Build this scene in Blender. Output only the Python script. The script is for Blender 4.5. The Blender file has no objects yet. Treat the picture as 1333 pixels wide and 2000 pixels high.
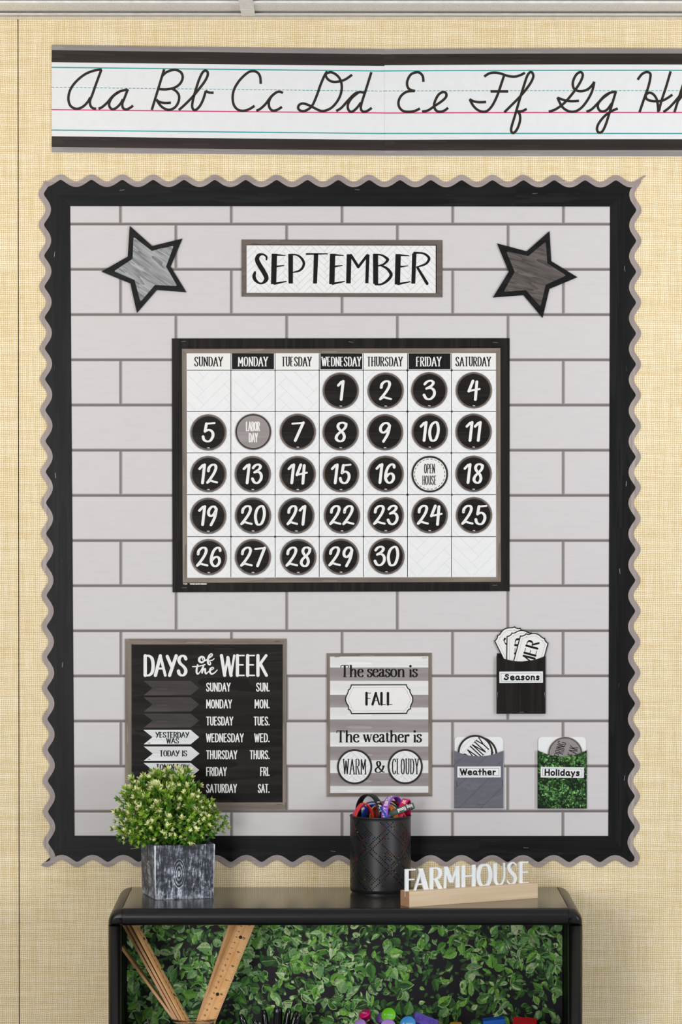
import bpy, math, random
from mathutils import Vector, Matrix, Euler
from math import sin, cos, pi, radians, hypot, atan2, sqrt
random.seed(7)
SC = bpy.context.scene
COL = SC.collection

# ------------------------------------------------------------------ camera, world, lights, exposure
F = 7000.0                       # focal length in pixels of the 1333x2000 frame
S = 0.00088                      # metres per pixel on the wall
D = F * S                        # camera to wall
CZ = 1.67                        # camera height
cam = bpy.data.cameras.new('camera'); CAM = bpy.data.objects.new('camera', cam); COL.objects.link(CAM)
cam.sensor_fit = 'VERTICAL'; cam.sensor_height = 36.0; cam.lens = F / 2000 * 36.0
cam.clip_start = 0.05; cam.clip_end = 60
CAM.location = (0, -D, CZ)
CAM.rotation_euler = (radians(90) - math.atan(100 / F), 0, -math.atan(26.5 / F))
SC.camera = CAM
R3 = CAM.rotation_euler.to_matrix()
C0 = Vector(CAM.location)

world = bpy.data.worlds.new('world'); SC.world = world; world.use_nodes = True
world.node_tree.nodes['Background'].inputs[0].default_value = (0.90, 0.96, 1.06, 1)
world.node_tree.nodes['Background'].inputs[1].default_value = 0.50

def area(name, loc, target, sx, sy, watts, col=(1, 1, 1)):
    l = bpy.data.lights.new(name, 'AREA'); l.shape = 'RECTANGLE'; l.size = sx; l.size_y = sy
    l.energy = watts; l.color = col
    o = bpy.data.objects.new(name, l); COL.objects.link(o); o.location = loc
    o.rotation_euler = (Vector(target) - Vector(loc)).to_track_quat('-Z', 'Y').to_euler()
    return o
area('softbox_right', (2.9, -3.3, 1.35), (0.1, 0, 0.80), 1.2, 1.2, 106, (0.95, 0.98, 1.02))
area('softbox_left', (-1.3, -4.3, 1.35), (-0.35, 0, 0.95), 1.0, 1.0, 138, (1.0, 0.985, 0.97))
area('ceiling_fill_right', (1.0, -0.9, 1.85), (0.6, -0.2, 2.43), 0.3, 0.3, 5.0, (0.98, 0.985, 1.0))  # added fill lamp out of view, brightens the ceiling strip from below
area('ceiling_fill_left', (-1.0, -0.9, 1.85), (-0.6, -0.2, 2.43), 0.3, 0.3, 5.0, (1.0, 0.96, 0.88))  # added fill lamp too, warmer, for the left of the ceiling
area('ceiling_panel', (0.2, -2.4, 2.40), (0.2, -2.4, 0), 2.4, 0.6, 12, (0.97, 0.99, 1.03))
SC.view_settings.view_transform = 'Standard'; SC.view_settings.look = 'None'
SC.view_settings.gamma = 1.0; SC.view_settings.use_curve_mapping = False
SC.view_settings.exposure = -1.22

# ------------------------------------------------------------------ geometry helpers
def ray(px, py):
    return R3 @ Vector(((px - 666.5) / F, -(py - 1000.0) / F, -1.0))
def W(px, py, off=0.0):          # point of the plane y = -off seen at a pixel of the photograph
    d = ray(px, py); t = (-off - C0.y) / d.y
    return C0 + d * t
def G(px, py, z):                # point of the horizontal plane z
    d = ray(px, py); t = (z - C0.z) / d.z
    return C0 + d * t

ORG = {}
class M:
    def __init__(s): s.v = []; s.f = []; s.mi = []; s.smooth = []
    def face(s, pts, mi=0, sm=False):
        n = len(s.v); s.v += [tuple(p) for p in pts]; s.f.append(tuple(range(n, n + len(pts)))); s.mi.append(mi); s.smooth.append(sm)
    def grid(s, rows, mi=0, closed=False, sm=True):
        n = len(s.v); w = len(rows[0])
        for r in rows: s.v += [tuple(p) for p in r]
        for j in range(len(rows) - 1):
            for i in range(w if closed else w - 1):
                k = (i + 1) % w
                s.f.append((n + j*w + i, n + j*w + k, n + (j+1)*w + k, n + (j+1)*w + i)); s.mi.append(mi); s.smooth.append(sm)
    def box(s, a, b, mi=0):
        (x0, y0, z0), (x1, y1, z1) = a, b
        p = [(x0,y0,z0),(x1,y0,z0),(x1,y1,z0),(x0,y1,z0),(x0,y0,z1),(x1,y0,z1),(x1,y1,z1),(x0,y1,z1)]
        n = len(s.v); s.v += p
        for q in ((3,2,1,0),(4,5,6,7),(0,1,5,4),(1,2,6,5),(2,3,7,6),(3,0,4,7)):
            s.f.append(tuple(n + i for i in q)); s.mi.append(mi); s.smooth.append(False)
    def prism(s, lower, upper, mi=0, sm=False, caps=True):
        n = len(s.v); k = len(lower); s.v += [tuple(p) for p in lower] + [tuple(p) for p in upper]
        for i in range(k):
            j = (i + 1) % k
            s.f.append((n + i, n + j, n + k + j, n + k + i)); s.mi.append(mi); s.smooth.append(sm)
        if caps:
            s.f.append(tuple(n + i for i in reversed(range(k)))); s.mi.append(mi); s.smooth.append(False)
            s.f.append(tuple(n + k + i for i in range(k))); s.mi.append(mi); s.smooth.append(False)
    def tube(s, pts, rads, n=8, mi=0, caps=True):
        rows = []
        pts = [Vector(p) for p in pts]
        up = Vector((0.13, 0.31, 0.94))
        for i, p in enumerate(pts):
            t = (pts[min(i+1, len(pts)-1)] - pts[max(i-1, 0)]).normalized()
            a = t.cross(up)
            if a.length < 1e-4: a = t.cross(Vector((1, 0, 0)))
            a.normalize(); b = t.cross(a)
            r = rads[i] if isinstance(rads, (list, tuple)) else rads
            rows.append([p + a * (r * cos(2*pi*k/n)) + b * (r * sin(2*pi*k/n)) for k in range(n)])
        s.grid(rows, mi, True)
        if caps:
            s.face(rows[0], mi); s.face(rows[-1], mi)
    def build(s, name, mats, parent=None, origin=None, bevel=None, label=None, jit=None):
        if jit is None and parent is not None and name in ('lettering', 'numeral', 'imprint', 'letter_pair'): jit = (0, -1, 0)
        if jit is not None:                              # overlapping pen strokes: a few microns apart, all facing out
            s.v = [Vector(p) for p in s.v]
            for k, f in enumerate(s.f):
                nn = (s.v[f[1]] - s.v[f[0]]).cross(s.v[f[2]] - s.v[f[1]])
                if jit == 'radial': d = Vector((s.v[f[0]].x, 0, s.v[f[0]].z)).normalized()
                else: d = Vector(jit)
                for i in f: s.v[i] = s.v[i] + d * ((k % 12) * 4e-6)
                if nn.dot(d) < 0: s.f[k] = tuple(reversed(f))
        me = bpy.data.meshes.new(name)
        if origin is None:
            xs = [p[0] for p in s.v]; ys = [p[1] for p in s.v]; zs = [p[2] for p in s.v]
            origin = Vector(((min(xs)+max(xs))/2, (min(ys)+max(ys))/2, (min(zs)+max(zs))/2))
        origin = Vector(origin)
        me.from_pydata([tuple(Vector(p) - origin) for p in s.v], [], s.f)
        if not isinstance(mats, (list, tuple)): mats = [mats]
        for m in mats: me.materials.append(m)
        me.polygons.foreach_set('material_index', s.mi)
        me.polygons.foreach_set('use_smooth', s.smooth)
        me.update()
        o = bpy.data.objects.new(name, me); COL.objects.link(o)
        if parent: o.parent = parent; o.location = origin - ORG[parent.name]
        else: o.location = origin
        ORG[o.name] = origin
        if bevel:
            md = o.modifiers.new('bevel', 'BEVEL'); md.width = bevel[0]; md.segments = bevel[1]; md.limit_method = 'ANGLE'; md.angle_limit = radians(40)
            md.use_clamp_overlap = True
            for p in me.polygons: p.use_smooth = True
            try: me.set_sharp_from_angle(angle=radians(75))
            except Exception: pass
        if label: o['label'] = label
        return o

def empty(name, loc):
    o = bpy.data.objects.new(name, None); COL.objects.link(o); o.location = loc; o.empty_display_size = 0.02
    ORG[o.name] = Vector(loc); return o
def tag(o, label, cat, group=None, kind=None):
    o['label'] = label; o['category'] = cat
    if group: o['group'] = group
    if kind: o['kind'] = kind
    return o
def struct(o, label): o['kind'] = 'structure'; o['label'] = label; return o

def flat(m, pts, off, mi=0): m.face([W(x, y, off) for x, y in pts], mi)
def slab(m, pts, o0, o1, mi=0, side=None):
    a = [W(x, y, o0) for x, y in pts]; b = [W(x, y, o1) for x, y in pts]
    m.prism(a, b, mi)
def rect(x0, y0, x1, y1): return [(x0, y0), (x1, y0), (x1, y1), (x0, y1)]
def circ(cx, cy, r, n=64): return [(cx + r*cos(2*pi*i/n), cy + r*sin(2*pi*i/n)) for i in range(n)]
def ringflat(m, outer, inner, off, mi=0):
    n = len(outer)
    for i in range(n):
        j = (i + 1) % n
        m.face([W(*outer[i], off), W(*outer[j], off), W(*inner[j], off), W(*inner[i], off)], mi)
def rrect(x0, y0, x1, y1, r, n=6):
    out = []
    for cx, cy, a in ((x1-r, y0+r, -90), (x1-r, y1-r, 0), (x0+r, y1-r, 90), (x0+r, y0+r, 180)):
        for k in range(n+1):
            t = radians(a + 90*k/n); out.append((cx + r*cos(t), cy + r*sin(t)))
    return out

# ------------------------------------------------------------------ stroke lettering
def catmull(P, closed=False, n=7):
    out = []; k = len(P)
    rng = range(k if closed else k - 1)
    for i in rng:
        if closed: p0, p1, p2, p3 = P[(i-1) % k], P[i], P[(i+1) % k], P[(i+2) % k]
        else: p0, p1, p2, p3 = P[max(i-1, 0)], P[i], P[i+1], P[min(i+2, k-1)]
        for q in range(n):
            t = q / n
            out.append(tuple(0.5*((2*b) + (-a+c)*t + (2*a-5*b+4*c-d)*t*t + (-a+3*b-3*c+d)*t**3) for a, b, c, d in zip(p0, p1, p2, p3)))
    out.append(tuple(P[0]) if closed else tuple(P[-1]))
    return out
def dot(x, y, r, n=12): return [(x + r*cos(2*pi*i/n), y + r*sin(2*pi*i/n)) for i in range(n)]
def ribbon(P, cap=True, closed=False):
    polys = []; n = len(P); L = []; Rr = []
    for i in range(n):
        if closed: a = P[(i-1) % (n-1)]; b = P[(i+1) % (n-1)]
        else: a = P[max(i-1, 0)]; b = P[min(i+1, n-1)]
        dx, dy = b[0]-a[0], b[1]-a[1]; l = hypot(dx, dy) or 1e-9
        nx, ny = -dy/l, dx/l; h = P[i][2] / 2
        L.append((P[i][0]+nx*h, P[i][1]+ny*h)); Rr.append((P[i][0]-nx*h, P[i][1]-ny*h))
    for i in range(n-1): polys.append([L[i], L[i+1], Rr[i+1], Rr[i]])
    if cap and not closed:
        polys.append(dot(P[0][0], P[0][1], P[0][2]/2)); polys.append(dot(P[-1][0], P[-1][1], P[-1][2]/2))
    return polys
def line3(P, cap=True):                 # straight polyline (x, y, w)
    out = []
    for a, b in zip(P[:-1], P[1:]): out += ribbon([a, b], cap)
    return out
def curve3(P, n=7): return ribbon(catmull(P, False, n))

def parse(txt):
    w, *ss = [t.strip() for t in txt.split(';')]
    st = []
    for s_ in ss:
        k, *c = s_.split()
        st.append((k, [tuple(float(q) / 100 for q in p.split(',')) for p in c]))
    return float(w) / 100, st
CAPS = {
'A': '60;l 0,0 30,100;l 30,100 60,0;l 11,35 49,35',
'B': '52;l 4,0 4,100;s 4,100 30,100 44,90 44,66 30,54 4,53;s 4,53 32,53 50,42 50,14 32,0 4,0',
'C': '52;s 50,82 42,96 27,100 12,93 3,72 2,50 3,28 12,7 27,0 42,4 50,18',
'D': '54;l 4,0 4,100;s 4,100 28,99 46,84 52,50 46,16 28,1 4,0',
'E': '44;l 4,0 4,100;l 4,100 42,100;l 4,53 36,53;l 4,0 42,0',
'F': '42;l 4,0 4,100;l 4,100 42,100;l 4,53 36,53',
'G': '54;s 50,82 42,96 27,100 12,93 3,72 2,50 3,28 12,7 27,0 44,6 50,22;l 50,22 50,46;l 50,46 30,46',
'H': '54;l 4,0 4,100;l 50,0 50,100;l 4,52 50,52',
'I': '10;l 5,0 5,100',
'K': '52;l 4,0 4,100;l 50,100 6,45;l 18,58 52,0',
'L': '42;l 4,0 4,100;l 4,0 42,0',
'M': '68;l 4,0 6,100;l 6,100 34,30;l 34,30 62,100;l 62,100 64,0',
'N': '56;l 4,0 4,100;l 4,100 52,0;l 52,0 52,100',
'O': '56;c 28,100 10,88 3,50 10,12 28,0 46,12 53,50 46,88',
'P': '50;l 4,0 4,100;s 4,100 30,99 46,88 46,62 30,48 4,46',
'R': '52;l 4,0 4,100;s 4,100 30,99 45,88 45,64 30,52 4,50;l 24,50 50,0',
'S': '50;s 47,84 40,96 25,100 10,92 5,76 14,60 32,46 45,30 45,14 34,2 20,0 7,8 2,22',
'T': '52;l 0,100 52,100;l 26,100 26,0',
'U': '52;s 4,100 4,60 4,32 10,8 26,0 42,8 48,32 48,60 48,100',
'V': '56;l 0,100 28,0;l 28,0 56,100',
'W': '72;l 0,100 18,0;l 18,0 36,90;l 36,90 54,0;l 54,0 72,100',
'Y': '52;l 0,100 26,48;l 52,100 26,48;l 26,48 26,0',
'.': '8;d 4,4', ' ': '28',
'0': '50;c 25,100 8,84 3,50 8,16 25,0 42,16 47,50 42,84', '1': '22;l 4,78 18,100;l 18,100 18,0',
'2': '48;s 4,78 12,96 26,100 42,90 42,68 28,40 4,2;l 4,2 46,2', '3': '46;s 4,88 22,100 40,88 36,62 18,53;s 18,53 42,48 44,20 26,0 4,10',
'5': '46;l 40,100 10,100;l 10,100 8,56;s 8,56 28,62 44,44 40,12 22,0 4,10',
}
MARK = dict(CAPS); MARK['Y'] = '54;l 0,97 26,46;l 54,100 14,0'
LOWER = {
'e': '44;s 4,33 22,33 38,42 34,60 20,66 6,54 3,28 12,5 26,0 43,12', 'a': '46;s 37,56 24,66 8,56 3,28 12,4 26,6 36,26 38,60;s 38,60 36,26 39,6 47,2',
's': '38;s 34,56 22,66 8,58 11,42 27,30 32,14 20,0 3,8', 'o': '44;c 22,66 7,54 3,32 8,10 22,0 36,10 41,32 37,54',
'n': '42;l 5,64 5,0;s 5,38 14,58 27,63 36,50 37,25 37,0', 't': '32;l 16,92 16,0;l 1,60 31,62', 'h': '42;l 5,100 5,0;s 5,36 14,56 27,60 36,48 37,22 37,0',
'r': '30;l 5,64 5,0;s 5,36 13,56 28,60', 'l': '10;l 5,100 5,0', 'i': '10;l 5,62 5,0;d 5,86', 'd': '46;s 40,52 28,64 10,58 3,32 10,6 26,2 40,24;l 41,100 41,0',
'y': '42;l 3,64 20,8;l 40,64 12,-30', 'm': '62;l 5,64 5,0;s 5,40 14,58 24,62 31,50 31,0;s 31,40 40,58 50,62 57,50 57,0', 'u': '42;s 5,64 5,25 14,3 26,4 37,24;l 37,64 37,0',
'g': '44;s 38,54 26,65 8,56 3,30 12,6 26,6 38,28;s 39,64 38,0 32,-24 18,-30 4,-20', 'c': '40;s 36,54 24,66 8,56 3,30 10,6 24,0 37,12', 'b': '44;l 5,100 5,0;s 5,40 18,62 34,60 41,34 34,6 20,0 5,18',
}
HAND = dict(CAPS); HAND.update(LOWER)
HAND['S'] = '56;s 48,86 36,97 22,94 16,78 26,62 42,48 44,26 30,8 14,8 2,18 6,30'
SERIF = {
'T': '66;v 33,0 33,99;t 4,97 62,97;t 20,1 46,1;t 4,97 2,77;t 62,97 64,77',
'h': '60;v 12,0 12,101;n 12,46 22,60 33,65 43,60 47,46 47,20 47,0;t 2,1 23,1;t 36,1 58,1;t 2,97 12,100',
'e': '46;t 8,40 41,40;n 41,40 38,58 25,66 11,58 5,34 11,10 27,1 38,5 44,15',
's': '38;n 33,50 31,62 19,66 8,60 8,47 20,37 32,26 33,11 19,0 6,5 4,20',
'a': '47;n 9,52 12,62 22,66 32,60 33,44 33,18 37,4 46,7;n 33,41 18,35 7,25 7,9 17,2 26,6 33,16',
'o': '50;m 25,66 10,56 5,33 10,10 25,1 40,10 45,33 40,56',
'n': '60;v 12,0 12,63;n 12,46 22,60 33,65 43,60 47,46 47,20 47,0;t 2,1 23,1;t 36,1 58,1;t 2,60 12,63',
'i': '25;v 13,0 13,63;D 12,91;t 2,1 24,1;t 3,60 13,63',
'w': '76;v 9,63 25,2;t 25,2 38,60;v 36,63 52,2;t 52,2 66,62;t 1,63 19,63;t 29,63 46,63;t 58,63 75,63',
't': '32;v 14,80 14,16;n 14,16 16,5 23,1 31,8;t 3,62 29,62',
'r': '42;v 12,0 12,63;n 12,44 19,57 27,63;D 34,58;t 2,1 25,1;t 2,60 12,63',
' ': '24',
'&': '80;n 70,58 62,30 46,8 26,0 9,7 5,24 15,40 33,53 43,70 41,90 29,99 18,90 18,74 28,50 46,26 62,8 79,3;t 56,59 79,59',
}
DIGIT = {
'1': '30;l 0,77 16,95;l 16,95 26,99;v 26,98 20,2',
'2': '56;n 6,66 9,84 24,98 40,97 46,82 38,56 20,26 4,4;n 4,4 20,13 36,9 56,4',
'3': '50;n 4,82 14,95 30,100 41,90 34,74 12,58;n 12,58 34,60 47,44 46,20 31,2 14,5 3,24',
'4': '58;v 22,98 4,45;l 4,45 58,56;v 42,94 39,0',
'5': '54;l 16,95 54,99;v 16,95 11,55;n 11,55 30,62 46,50 49,28 38,5 22,1 8,10 3,26',
'6': '52;n 48,84 44,96 32,99 16,84 6,52 6,22 18,3 34,2 46,18 46,38 35,50 20,46 10,34',
'7': '50;l 0,92 50,97;v 47,97 16,2',
'8': '50;n 47,92 34,100 18,96 12,80 20,62 36,44 42,22 34,3 18,2 7,16 12,36 30,56 44,74 47,92',
'9': '50;n 44,84 32,98 16,94 5,76 6,56 18,47 32,58 43,80;v 43,84 41,60;n 41,60 35,34 20,0',
'0': '52;w 32,100 12,84 4,46 12,8 25,0 40,12 49,52 44,88',
}
def layout(s, font, width, height, thick, thin=None, gap=0.16, serif=0.0, power=1.3, noserif='SCGO'):
    """polygons of a line of lettering; baseline v = 0, u = 0..width"""
    thin = thick if thin is None else thin
    gl = [parse(font[c]) for c in s]
    tot = sum(g[0] for g in gl) + gap * (len(s) - 1)
    kx = (width - thick * 0.8) / tot; x = thick * 0.4; out = []
    ky = height - thin
    for ch, (w, st) in zip(s, gl):
        def mp(p): return (x + p[0] * kx, thin / 2 + p[1] * ky)
        def nib(P):
            r = []
            for i, p in enumerate(P):
                a = P[max(i-1, 0)]; b = P[min(i+1, len(P)-1)]
                sn = abs(b[1]-a[1]) / (hypot(b[0]-a[0], b[1]-a[1]) or 1e-9)
                r.append((p[0], p[1], thin + (thick - thin) * sn ** power))
            return r
        ends = {}
        for k, P in st:
            if k in 'lsv':
                for q in (P[0], P[-1]): ends[q] = ends.get(q, 0) + 1
        for k, P in st:
            Q = [mp(p) for p in P]
            if k == 'd': out.append(dot(Q[0][0], Q[0][1], thick * 0.62)); continue
            if k == 'D': out.append(dot(Q[0][0], Q[0][1], thick * 0.66)); continue
            if k == 't': out += line3([(q[0], q[1], thin) for q in Q], False); continue
            if k == 'v': out += line3([(q[0], q[1], thick) for q in Q], font is DIGIT); continue
            if k in 'cmw': out += ribbon(nib(catmull(Q, True)), False, True); continue
            if k == 's' or k == 'n': out += ribbon(nib(catmull(Q)), font is not SERIF)
            else:
                for a, b in zip(Q[:-1], Q[1:]):
                    sn = abs(b[1]-a[1]) / (hypot(b[0]-a[0], b[1]-a[1]) or 1e-9)
                    wd = thin + (thick - thin) * sn ** power
                    if font is MARK and b[1] > a[1] and b[0] > a[0] + 0.15*height and ch not in 'AY': wd = thin + (thick-thin)*0.45
                    if font is MARK and ch in 'AN' and b[1] < a[1] and b[0] > a[0]: wd = thin + (thick-thin)*0.55
                    out += line3([(a[0], a[1], wd), (b[0], b[1], wd)], serif == 0)
            if serif and ch not in noserif and k in 'ls':
                for e, nx in ((P[0], P[1]), (P[-1], P[-2])):
                    if ends.get(e) == 1 and (e[1] < 0.02 or e[1] > 0.98) and abs(e[1]-nx[1]) > 1.1*abs(e[0]-nx[0]):
                        q = mp(e); out += line3([(q[0]-serif, q[1], thin*1.1), (q[0]+serif, q[1], thin*1.1)], False)
        x += (w + gap) * kx
    return out
def put(m, polys, x0, yb, off, mi=0, rot=0.0, slant=0.0):      # baseline start at photo pixel (x0, yb); rot in degrees, counter-clockwise
    c, s_ = cos(radians(rot)), sin(radians(rot))
    for P in polys:
        m.face([W(x0 + (u + v*slant)*c - v*s_, yb - (u + v*slant)*s_ - v*c, off) for u, v in P], mi)
def putpx(m, polys, off, mi=0):
    for P in polys: m.face([W(x, y, off) for x, y in P], mi)
def crop(P, bx, by, k): return [(bx + p[0]/k, by + p[1]/k) + ((p[2]/k,) if len(p) > 2 else ()) for p in P]

# ------------------------------------------------------------------ materials
def lin(c): return tuple(((v/255)/12.92 if v/255 <= 0.04045 else ((v/255+0.055)/1.055)**2.4) for v in c) + (1,)
class NT:
    def __init__(s, name):
        s.m = bpy.data.materials.new(name); s.m.use_nodes = True; s.t = s.m.node_tree
        s.b = s.t.nodes['Principled BSDF']
    def n(s, ty, **kw):
        o = s.t.nodes.new(ty)
        for k, v in kw.items(): setattr(o, k, v)
        return o
    def k(s, a, b): s.t.links.new(a, b)
    def set(s, sock, v):
        if hasattr(v, 'is_linked') or hasattr(v, 'links'): s.k(v, sock)
        else: sock.default_value = v
    def math(s, op, a, b=0.0, c=None):
        o = s.n('ShaderNodeMath', operation=op); s.set(o.inputs[0], a); s.set(o.inputs[1], b)
        if c is not None: s.set(o.inputs[2], c)
        return o.outputs[0]
    def coord(s, scale=(1, 1, 1), rot=(0, 0, 0)):
        tc = s.n('ShaderNodeTexCoord'); mp = s.n('ShaderNodeMapping')
        mp.inputs['Scale'].default_value = scale; mp.inputs['Rotation'].default_value = rot
        s.k(tc.outputs['Object'], mp.inputs['Vector']); return mp.outputs[0]
    def noise(s, vec, scale, detail=3, rough=0.55, dist=0.0):
        o = s.n('ShaderNodeTexNoise'); s.k(vec, o.inputs['Vector']); o.inputs['Scale'].default_value = scale
        o.inputs['Detail'].default_value = detail; o.inputs['Roughness'].default_value = rough; o.inputs['Distortion'].default_value = dist
        return o.outputs['Fac']
    def ramp(s, fac, stops):
        o = s.n('ShaderNodeValToRGB'); s.set(o.inputs[0], fac); e = o.color_ramp.elements
        while len(e) < len(stops): e.new(0.5)
        for q, (p, c) in zip(e, stops): q.position = p; q.color = c if len(c) == 4 else lin(c)
        return o.outputs[0]
    def mix(s, fac, a, b, mode='MIX'):
        o = s.n('ShaderNodeMix', data_type='RGBA', blend_type=mode); s.set(o.inputs[0], fac); s.set(o.inputs[6], a); s.set(o.inputs[7], b)
        return o.outputs[2]
    def out(s, col=None, rough=0.5, bump=None, bs=0.3, bd=0.001, spec=0.5, metal=0.0):
        if col is not None: s.set(s.b.inputs['Base Color'], col)
        s.set(s.b.inputs['Roughness'], rough); s.b.inputs['Specular IOR Level'].default_value = spec; s.b.inputs['Metallic'].default_value = metal
        if bump is not None:
            o = s.n('ShaderNodeBump'); o.inputs['Strength'].default_value = bs; o.inputs['Distance'].default_value = bd
            s.k(bump, o.inputs['Height']); s.k(o.outputs[0], s.b.inputs['Normal'])
        return s.m
def plain(name, c, rough=0.5, spec=0.5, metal=0.0, var=0.04, scale=60):
    t = NT(name); n = t.noise(t.coord(), scale, 3)
    a = tuple(max(0, min(255, q*(1-var))) for q in c); b = tuple(max(0, min(255, q*(1+var))) for q in c)
    return t.out(t.ramp(n, [(0.3, a), (0.7, b)]), rough, spec=spec, metal=metal)
def wood(name, dark, light, stretch, rough=0.5, scale=1.0, spec=0.4, mid=(0.30, 0.72), bump=0.05):
    """grain runs along the axis with the small stretch factor"""
    t = NT(name); v = t.coord(stretch)
    n1 = t.noise(v, 90*scale, 5, 0.65, 0.6); n2 = t.noise(v, 14*scale, 3, 0.5, 1.2)
    w = t.math('FRACT', t.math('MULTIPLY', n2, 7.0))
    f = t.math('ADD', t.math('MULTIPLY', n1, 0.75), t.math('MULTIPLY', w, 0.25))
    return t.out(t.ramp(f, [(mid[0], dark), (mid[1], light)]), rough, n1, bump, 0.0004, spec)

def burlap():
    t = NT('burlap_wallcovering'); v = t.coord()
    sx = t.n('ShaderNodeSeparateXYZ'); t.k(v, sx.inputs[0]); x, z = sx.outputs[0], sx.outputs[2]
    p = 4.15 * S
    wob = t.noise(t.coord((1, 1, 1)), 60, 2)
    wob2 = t.noise(t.coord((1.3, 1, 0.8)), 52, 2)
    u = t.math('MULTIPLY', t.math('ADD', x, t.math('MULTIPLY', t.math('SUBTRACT', wob, 0.5), 0.0035)), pi / p)
    w = t.math('MULTIPLY', t.math('ADD', z, t.math('MULTIPLY', t.math('SUBTRACT', wob2, 0.5), 0.0035)), pi / p)
    a = t.math('POWER', t.math('ABSOLUTE', t.math('SINE', u)), 0.75)
    b = t.math('POWER', t.math('ABSOLUTE', t.math('SINE', w)), 0.75)
    cell = t.math('MULTIPLY', a, b)
    slh = t.noise(t.coord((12, 1, 260)), 1.0, 3, 0.6)          # thick and thin horizontal yarns
    slv = t.noise(t.coord((260, 1, 14)), 1.0, 3, 0.6)
    yarn = t.math('ADD', t.math('MULTIPLY', slh, 1.0), t.math('MULTIPLY', slv, 0.8))
    fine = t.noise(t.coord(), 330, 2, 0.5)
    k = t.math('SUBTRACT', t.math('MULTIPLY', cell, 1.2), t.math('MULTIPLY', t.math('SUBTRACT', yarn, 0.9), 1.25))
    k = t.math('ADD', k, t.math('MULTIPLY', t.math('SUBTRACT', fine, 0.5), 0.7))
    big = t.noise(t.coord((1, 1, 1)), 9, 3, 0.6)
    k = t.math('ADD', k, t.math('MULTIPLY', t.math('SUBTRACT', big, 0.5), 0.30))
    col = t.ramp(k, [(0.05, (255, 245, 224)), (0.5, (241, 223, 184)), (1.0, (217, 190, 133))])
    return t.out(col, 0.85, k, -0.25, 0.0006, 0.2)
def tile_paper():
    t = NT('printed_tile_paper'); tc = t.n('ShaderNodeTexCoord'); sx = t.n('ShaderNodeSeparateXYZ'); t.k(tc.outputs['Object'], sx.inputs[0])
    x, z = sx.outputs[0], sx.outputs[2]
    h = 88.2 * S; wd = 216.2 * S
    v = t.math('DIVIDE', z, h); row = t.math('FLOOR', v); fv = t.math('SUBTRACT', v, row)
    par = t.math('MULTIPLY', t.math('FLOORED_MODULO', row, 2.0), 0.5)
    u = t.math('ADD', t.math('DIVIDE', x, wd), par); fu = t.math('FRACT', u)
    base = t.ramp(t.noise(t.coord((0.4, 1, 3)), 60, 4), [(0.25, (210, 206, 208)), (0.75, (217, 213, 214))])
    dh = t.ramp(fv, [(0.0, (232, 229, 231)), (0.03, (214, 210, 212)), (0.93, (214, 210, 212)), (0.945, (150, 142, 141)), (0.985, (112, 104, 103)), (1.0, (122, 114, 113))])
    # joints: the printed groove is a dark band with a lit lower lip
    gv = t.ramp(fv, [(0.0, (126, 118, 117)), (0.035, (116, 108, 107)), (0.055, (160, 153, 152)), (0.075, (214, 210, 212)), (0.955, (216, 212, 214)), (0.975, (233, 231, 233)), (0.99, (228, 225, 226)), (1.0, (126, 118, 117))])
    gu = t.ramp(fu, [(0.0, (126, 118, 117)), (0.012, (150, 143, 143)), (0.024, (214, 210, 212)), (0.972, (214, 210, 212)), (0.985, (232, 230, 232)), (0.992, (150, 143, 143)), (1.0, (126, 118, 117))])
    col = t.mix(1.0, base, t.mix(1.0, gv, gu, 'DARKEN'), 'DARKEN')
    lightlip = t.math('GREATER_THAN', fv, 0.965)
    col = t.mix(t.math('MULTIPLY', lightlip, 0.6), col, t.mix(1.0, gv, gu, 'DARKEN'))
    return t.out(col, 0.55, t.noise(t.coord(), 900, 2), 0.04, 0.0003, 0.3)
def speckle(name, dark, light):
    t = NT(name); n = t.noise(t.coord(), 420, 4, 0.7)
    return t.out(t.ramp(n, [(0.32, dark), (0.5, light)]), 0.9, n, 0.3, 0.001, 0.2)
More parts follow.
